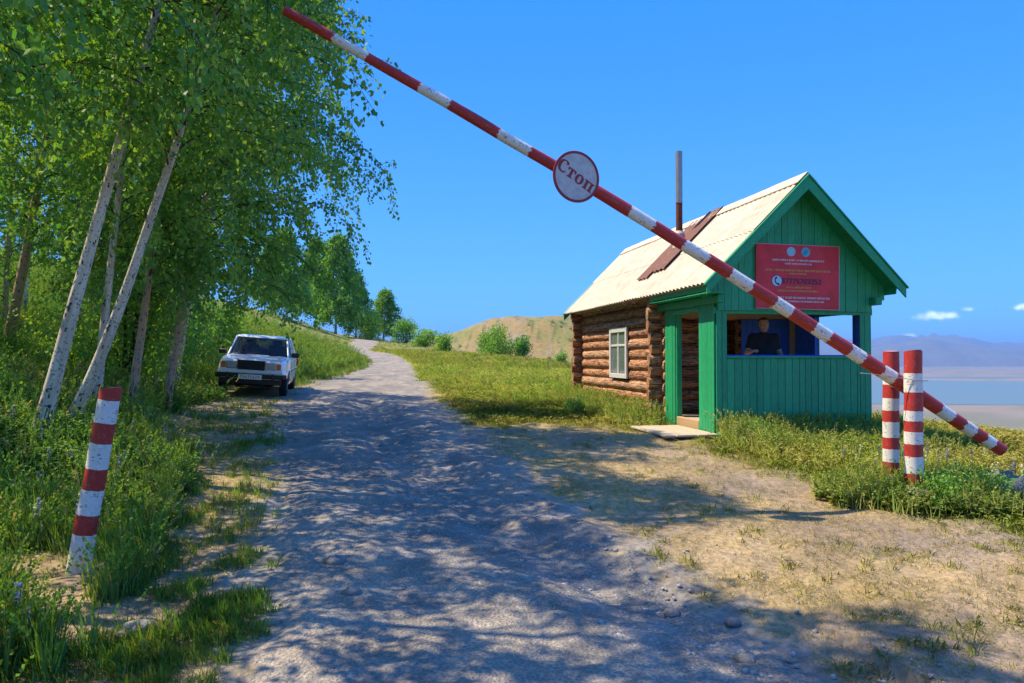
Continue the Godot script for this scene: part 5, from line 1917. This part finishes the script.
func scatter(called: String, mesh: Mesh, m: Material, places: Array, tints: Array):
	var mm := MultiMesh.new()
	mm.transform_format = MultiMesh.TRANSFORM_3D
	mm.use_colors = true
	mm.mesh = mesh
	mm.instance_count = places.size()
	for i in places.size():
		mm.set_instance_transform(i, places[i])
		mm.set_instance_color(i, tints[i])
	var o := MultiMeshInstance3D.new()
	o.name = numbered(called)
	o.multimesh = mm
	o.material_override = m
	add_child(o)
	return o


func placed(x: float, d: float, s: float, sy: float, sink := 0.0) -> Transform3D:
	return Transform3D(Basis(Vector3.UP, rng.randf() * TAU) * Basis.from_scale(Vector3(s, sy, s)), Vector3(x, H(x, d) - sink, -d))


func in_hut(x: float, d: float) -> bool:
	var q := Vector2(x - HUT_AT.x, d + HUT_AT.z)
	var lx := q.x * 0.982 + q.y * 0.189
	var lb := -q.x * 0.189 + q.y * 0.982
	if lx > -0.10 and lx < 2.9 and lb > -0.05 and lb < 8.0: return true
	if lx > -1.05 and lx < 0.0 and lb > -0.35 and lb < 1.4: return true
	# parked car and the boulder below the arm
	var cx := (x + 6.56) * 0.977 + (d - 19.25) * 0.213
	var cd := -(x + 6.56) * 0.213 + (d - 19.25) * 0.977
	if absf(cx) < 0.95 and cd > -2.7 and cd < 2.2: return true
	return Vector2(x - 5.24, (d - 7.7) * 0.6).length() < 0.36


func grasses():
	var shorts := [tuft(12, 0.16, 0.0042, 0.5, 101), tuft(13, 0.20, 0.0046, 0.65, 102)]
	var talls := [tuft(14, 0.42, 0.0050, 0.42, 103, 2), tuft(13, 0.50, 0.0050, 0.35, 104, 3)]
	var weeds := [weed(0.28, 44, 0.055, 105), weed(0.36, 52, 0.05, 106)]
	var lists := {}
	for k in ["short0", "short1", "tall0", "tall1", "weed0", "weed1", "straw", "creep"]: lists[k] = [[], []]
	rng.seed = 555
	var put := func(k: String, t: Transform3D, c: Color):
		lists[k][0].append(t)
		lists[k][1].append(c)
	for i in 165000:
		var d := 1.9 * exp(rng.randf() * log(110.0 / 1.9))
		var x := rng.randf_range(-1, 1) * (0.76 * d + 1.3)
		var u := rng.randf()
		var g := turf(x, d)
		if g < 0.03 or u > g * 1.05 * (1.0 - 0.8 * smoothstep(45.0, 105.0, d)): continue
		if in_hut(x, d): continue
		var rc := look(RC, d)
		var n1 := nz.get_noise_2d(x * 0.35, d * 0.35 + 60.0)
		var big := 1.0 + clampf((d - 6.0) / 22.0, 0, 2.8)
		var v := rng.randf_range(0.75, 1.25)
		if x < rc:
			var off := rc - look(RW, d) - x
			var c := Color(0.16, 0.32, 0.055).lerp(Color(0.36, 0.44, 0.075), clampf(0.35 + n1 * 0.8 + rng.randf_range(-0.3, 0.3), 0, 1)) * v
			if rng.randf() < 0.08: c = Color(0.46, 0.38, 0.15) * v
			if g < 0.45 or off < 1.0:
				put.call("short%d" % (i % 2), placed(x, d, 0.8 * big, rng.randf_range(0.35, 0.7) * big), c)
			elif rng.randf() < (0.4 * smoothstep(5.9, 7.4, d) if d < 24.0 else 0.2):
				put.call("weed%d" % (i % 2), placed(x, d, rng.randf_range(0.7, 1.2) * minf(big, 1.8), rng.randf_range(0.4, 0.9) * minf(big, 1.8)), Color(0.14, 0.31, 0.07).lerp(Color(0.32, 0.44, 0.075), clampf(0.4 + n1 + rng.randf_range(-0.3, 0.3), 0, 1)) * v)
			else:
				put.call("tall%d" % (i % 2) if rng.randf() < 0.4 else "short%d" % (i % 2), placed(x, d, big, rng.randf_range(0.5, 1.0) * minf(big, 1.7)), c)
		else:
			var c := Color(0.30, 0.45, 0.07).lerp(Color(0.60, 0.58, 0.14), clampf(0.42 + n1 * 1.1 + rng.randf_range(-0.3, 0.3), 0, 1)) * v
			var near_low := lerpf(0.28, 0.85, smoothstep(6.4, 8.6, 0.929 * x + 0.371 * d)) * lerpf(1.0, 0.5, smoothstep(5.0, 6.5, x) * (1.0 - smoothstep(20.0, 40.0, d)))
			if d < 14.0: c = c.lerp(Color(0.46, 0.42, 0.13), 0.25)
			if x > 5.0: c = c.lerp(Color(0.62, 0.54, 0.15), 0.75 * smoothstep(5.0, 8.5, x + n1 * 2.0))
			if rng.randf() < 0.10: c = Color(0.60, 0.48, 0.19) * v
			if g < 0.4: put.call("short%d" % (i % 2), placed(x, d, 0.8, rng.randf_range(0.15, 0.42)), c.lerp(Color(0.62, 0.52, 0.20), 0.3))
			elif rng.randf() < 0.25 and d < 40.0: put.call("tall%d" % (i % 2), placed(x, d, big, rng.randf_range(0.4, 0.85) * near_low), c)
			else: put.call("short%d" % (i % 2), placed(x, d, big * 1.2, rng.randf_range(0.6, 1.2) * minf(big, 1.5) * near_low), c)
	# dry trodden stubble on the yard and the verge
	for i in 70000:
		var d := rng.randf_range(2.2, 13.5)
		var x := rng.randf_range(-1, 1) * (0.76 * d + 0.8)
		var off := absf(x - look(RC, d)) - look(RW, d)
		if off < 0.25 or in_hut(x, d): continue
		if rng.randf() > 0.30 + 0.9 * nz.get_noise_2d(x * 1.1, d * 1.1 + 80.0) + 0.25: continue
		if turf(x, d) > 0.6: continue
		var c := Color(0.82, 0.64, 0.31).lerp(Color(0.58, 0.51, 0.20), rng.randf()) * rng.randf_range(0.75, 1.1)
		if x < 0.0 and rng.randf() < 0.6: c = Color(0.21, 0.27, 0.07) * rng.randf_range(0.7, 1.2)
		put.call("straw", placed(x, d, rng.randf_range(0.5, 1.0), rng.randf_range(0.5, 1.1)), c)
	# rank grass along the porch front and cabin wall, and about the posts
	var hb := Basis(Vector3.UP, HUT_TURN)
	for i in 1500:
		var l := Vector3(rng.randf_range(-0.1, 3.3), 0, pow(rng.randf(), 1.6) * 1.5 + 0.04)
		if i % 3 == 2: l = Vector3(-pow(rng.randf(), 1.5) * 0.9 - 0.12, 0, rng.randf_range(-8.2, -1.9))
		var p := HUT_AT + hb * l
		if in_hut(p.x, -p.z): continue
		var k := 1.15 - 0.4 * absf(l.z if i % 3 != 2 else l.x)
		var c := Color(0.22, 0.36, 0.055).lerp(Color(0.50, 0.48, 0.14), rng.randf()) * rng.randf_range(0.8, 1.2)
		put.call("tall%d" % (i % 2), placed(p.x, -p.z, 1.0, clampf(rng.randf_range(0.5, 1.1) * k, 0.25, 1.1)), c)
		if i % 4 == 0 and l.z > 0.0: put.call("weed1", placed(p.x, -p.z, 1.0, rng.randf_range(0.6, 1.1) * k), c * 0.8)
	for i in 750:
		var a := rng.randf() * TAU
		var r := sqrt(rng.randf())
		var x := 4.45 + cos(a) * r * 1.25
		var d := 7.75 + sin(a) * r * 0.75
		if in_hut(x, d): continue
		var c := Color(0.18, 0.31, 0.05).lerp(Color(0.44, 0.44, 0.12), rng.randf()) * rng.randf_range(0.8, 1.2)
		put.call("tall%d" % (i % 2) if i % 2 else "weed%d" % (i / 2 % 2), placed(x, d, 1.0, rng.randf_range(0.5, 1.0) * (1.1 - r * 0.4)), c)
	var mesh_of := {"short0": shorts[0], "short1": shorts[1], "tall0": talls[0], "tall1": talls[1], "weed0": weeds[0], "weed1": weeds[1], "straw": tuft(9, 0.055, 0.0028, 1.1, 107)}
	var info := {"short0": ["meadow_grass", "short green grass covering meadow and verges", "grass"], "short1": ["meadow_grass", "bent green grass among the short turf", "grass"], "tall0": ["tall_grass", "tall grass with seed heads by hut and posts", "grass"], "tall1": ["tall_grass", "tall stiff grass stalks in the meadow", "grass"],
		"weed0": ["leafy_weeds", "low leafy weeds on the left bank", "weeds"], "weed1": ["leafy_weeds", "taller leafy weeds under the birches", "weeds"], "straw": ["dry_stubble", "dry trodden stubble on the yard soil", "grass"]}
	for k in mesh_of:
		if lists[k][0].is_empty(): continue
		var o = scatter(info[k][0], mesh_of[k], M.grass, lists[k][0], lists[k][1])
		tag(o, info[k][1], info[k][2], "", "stuff")


# ------------------------------------------------------------------ stones
func rock_mesh(sd: int, detail := 1) -> ArrayMesh:
	# a bumpy, angular pebble of about unit size
	var f := FastNoiseLite.new()
	f.seed = sd; f.frequency = 0.9
	var mb := MB.new()
	var la := 5 if detail == 0 else 10
	var lo := 7 if detail == 0 else 16
	for i in la + 1:
		for j in lo + 1:
			var a := PI * i / la
			var b := TAU * (j % lo) / lo
			var p := Vector3(sin(a) * cos(b), cos(a), sin(a) * sin(b))
			var k := 1.0 + 0.55 * f.get_noise_3dv(p * 1.4) + 0.15 * f.get_noise_3dv(p * 4.0)
			mb.vert(p * k * Vector3(0.55, 0.36, 0.5), p)
	for i in la:
		for j in lo:
			var k := i * (lo + 1) + j
			mb.tri_i(k, k + 1, k + lo + 2)
			mb.tri_i(k, k + lo + 2, k + lo + 1)
	if detail == 0:
		# sharp facets on small pebbles
		var f2 := MB.new()
		for q in range(0, mb.ix.size(), 3):
			var a := mb.v[mb.ix[q]]
			f2.poly([a, mb.v[mb.ix[q + 1]], mb.v[mb.ix[q + 2]]], a)
		return f2.mesh()
	return mb.mesh()


func hill_scrub():
	# low scrub and stones dotted over the far hill
	rng.seed = 4242
	var mb := MB.new()
	mb.colored = true
	for i in 26:
		var p := rand_dir() * Vector3(0.5, 0.34, 0.5) * pow(rng.randf(), 0.4)
		leaf(mb, p + Vector3(0, 0.25, 0), rand_dir(), rand_dir(), 0.34, Color.WHITE * rng.randf_range(0.75, 1.2))
	var places := []
	var tints := []
	for i in 1100:
		var x := rng.randf_range(-55, 75)
		var d := rng.randf_range(120, 200)
		var n := nc.get_noise_2d(x * 0.05 + 70.0, d * 0.03)
		if rng.randf() > 0.22 + 1.6 * n: continue
		var s := rng.randf_range(0.35, 1.0) * (1.0 + maxf(0.0, n))
		places.append(placed(x, d, s, s * rng.randf_range(0.6, 1.1)))
		tints.append(Color(0.14, 0.20, 0.05).lerp(Color(0.40, 0.32, 0.16), rng.randf() * rng.randf()) * rng.randf_range(0.7, 1.2))
	tag(scatter("hill_scrub", mb.mesh(), M.leaf, places, tints), "low scrub dotted over the far brown hill", "scrub", "", "stuff")


func wildflowers():
	rng.seed = 808
	var mb := MB.new()
	mb.colored = true
	mb.tube(PackedVector3Array([Vector3(0, -0.02, 0), Vector3(0.01, 0.2, 0), Vector3(0.0, 0.38, 0.015)]), PackedFloat32Array([0.003, 0.0025, 0.002]), 3, Color(0.25, 0.6, 0.1), 1.0, false)
	for i in 22:
		var a := rng.randf() * TAU
		leaf(mb, Vector3(0, 0.26 + 0.006 * i, 0), Vector3(cos(a), 0.4, sin(a)).normalized(), Vector3.UP, 0.028, Color.WHITE)
	var places := []
	var tints := []
	for i in 260:
		var d := rng.randf_range(4.0, 11.0)
		var x := look(RC, d) - look(RW, d) - rng.randf_range(1.2, 4.0)
		if i % 5 == 0: 
			x = rng.randf_range(4.0, 6.0)
			d = rng.randf_range(7.2, 9.5)
		if turf(x, d) < 0.5: continue
		var s := rng.randf_range(0.5, 1.1)
		places.append(placed(x, d, s, s))
		tints.append((Color(0.24, 0.26, 0.60) if i % 3 else Color(0.75, 0.75, 0.68)) * rng.randf_range(0.8, 1.1))
	tag(scatter("wildflowers", mb.mesh(), M.grass, places, tints), "small violet and white wildflowers among the verge weeds", "flowers", "", "stuff")


func stones():
	rng.seed = 909
	var meshes := [rock_mesh(1, 0), rock_mesh(2, 0), rock_mesh(3, 0)]
	var pm := mat(Color.WHITE, 0.92)
	pm.vertex_color_use_as_albedo = true
	var lists := [[[], []], [[], []], [[], []]]
	for i in 120000:
		var d := 1.9 * exp(rng.randf() * log(26.0 / 1.9))
		var x := rng.randf_range(-1, 1) * (0.76 * d + 0.5)
		var off := absf(x - look(RC, d)) - look(RW, d)
		if off > 1.2: continue
		var g := gully(x, d)
		var w := 0.16 + 0.42 * exp(-pow(g / 0.65, 2.0)) + 0.30 * nz.get_noise_2d(x * 0.8, d * 0.8)
		if off > 0.0: w *= 0.16
		if rng.randf() > w: continue
		var s := 0.005 + 0.020 * pow(rng.randf(), 4.0) * (1.4 if g < 0.7 else 0.8)
		s *= 1.0 + d * 0.03
		var v := rng.randf_range(0.55, 1.1)
		var c := Color(0.44, 0.40, 0.34).lerp(Color(0.36, 0.35, 0.34), rng.randf()) * v
		lists[i % 3][0].append(Transform3D(Basis.from_euler(Vector3(rng.randf_range(-0.4, 0.4), rng.randf() * TAU, rng.randf_range(-0.4, 0.4))).scaled(Vector3.ONE * s), Vector3(x, H(x, d) + 0.014 - s * 0.14, -d)))
		lists[i % 3][1].append(c)
	for k in 3:
		var o = scatter("road_gravel", meshes[k], pm, lists[k][0], lists[k][1])
		tag(o, ["loose grey gravel strewn over the road", "angular pebbles along the washed-out rut of the road", "fine stones among the road gravel"][k], "gravel", "", "stuff")
	# stones one can point at
	for q in [[1.28, 4.05, 0.13, "pale stone at the right edge of the road in the foreground", 0], [1.02, 4.75, 0.12, "grey stone beside the washed-out rut, right foreground", 1], [1.35, 4.55, 0.10, "dark stone on the bare soil right of the rut", 1], [-0.10, 5.9, 0.11, "grey stone in the middle of the road rut", 0],
		[-1.30, 5.5, 0.15, "flat bluish stone in the left wheel track of the shaded road", 2], [-2.20, 4.4, 0.20, "flat pale stone in the grass at lower left", 2], [-1.05, 4.9, 0.12, "small flat stone sunk in the shaded road, left foreground", 0], [5.22, 7.95, 0.52, "dark grey boulder in the grass below the arm's low end", 1],
		[0.15, 4.6, 0.09, "small stone in the road rut nearest the viewer", 0], [-1.9, 10.9, 0.14, "stone at the far end of the road rut", 0]]:
		var x: float = q[0]
		var d: float = q[1]
		var m := rock_mesh(int(x * 100) + 500)
		var o := part("stone", m, M.stone[q[4]], self, Transform3D(Basis.from_euler(Vector3(rng.randf_range(-0.15, 0.15), rng.randf() * TAU, 0)).scaled(Vector3(1, 0.75, 1) * q[2]), Vector3(x, H(x, d) + q[2] * (0.12 if q[2] < 0.4 else 0.26), -d)))
		tag(o, q[3], "stone", "loose stones")
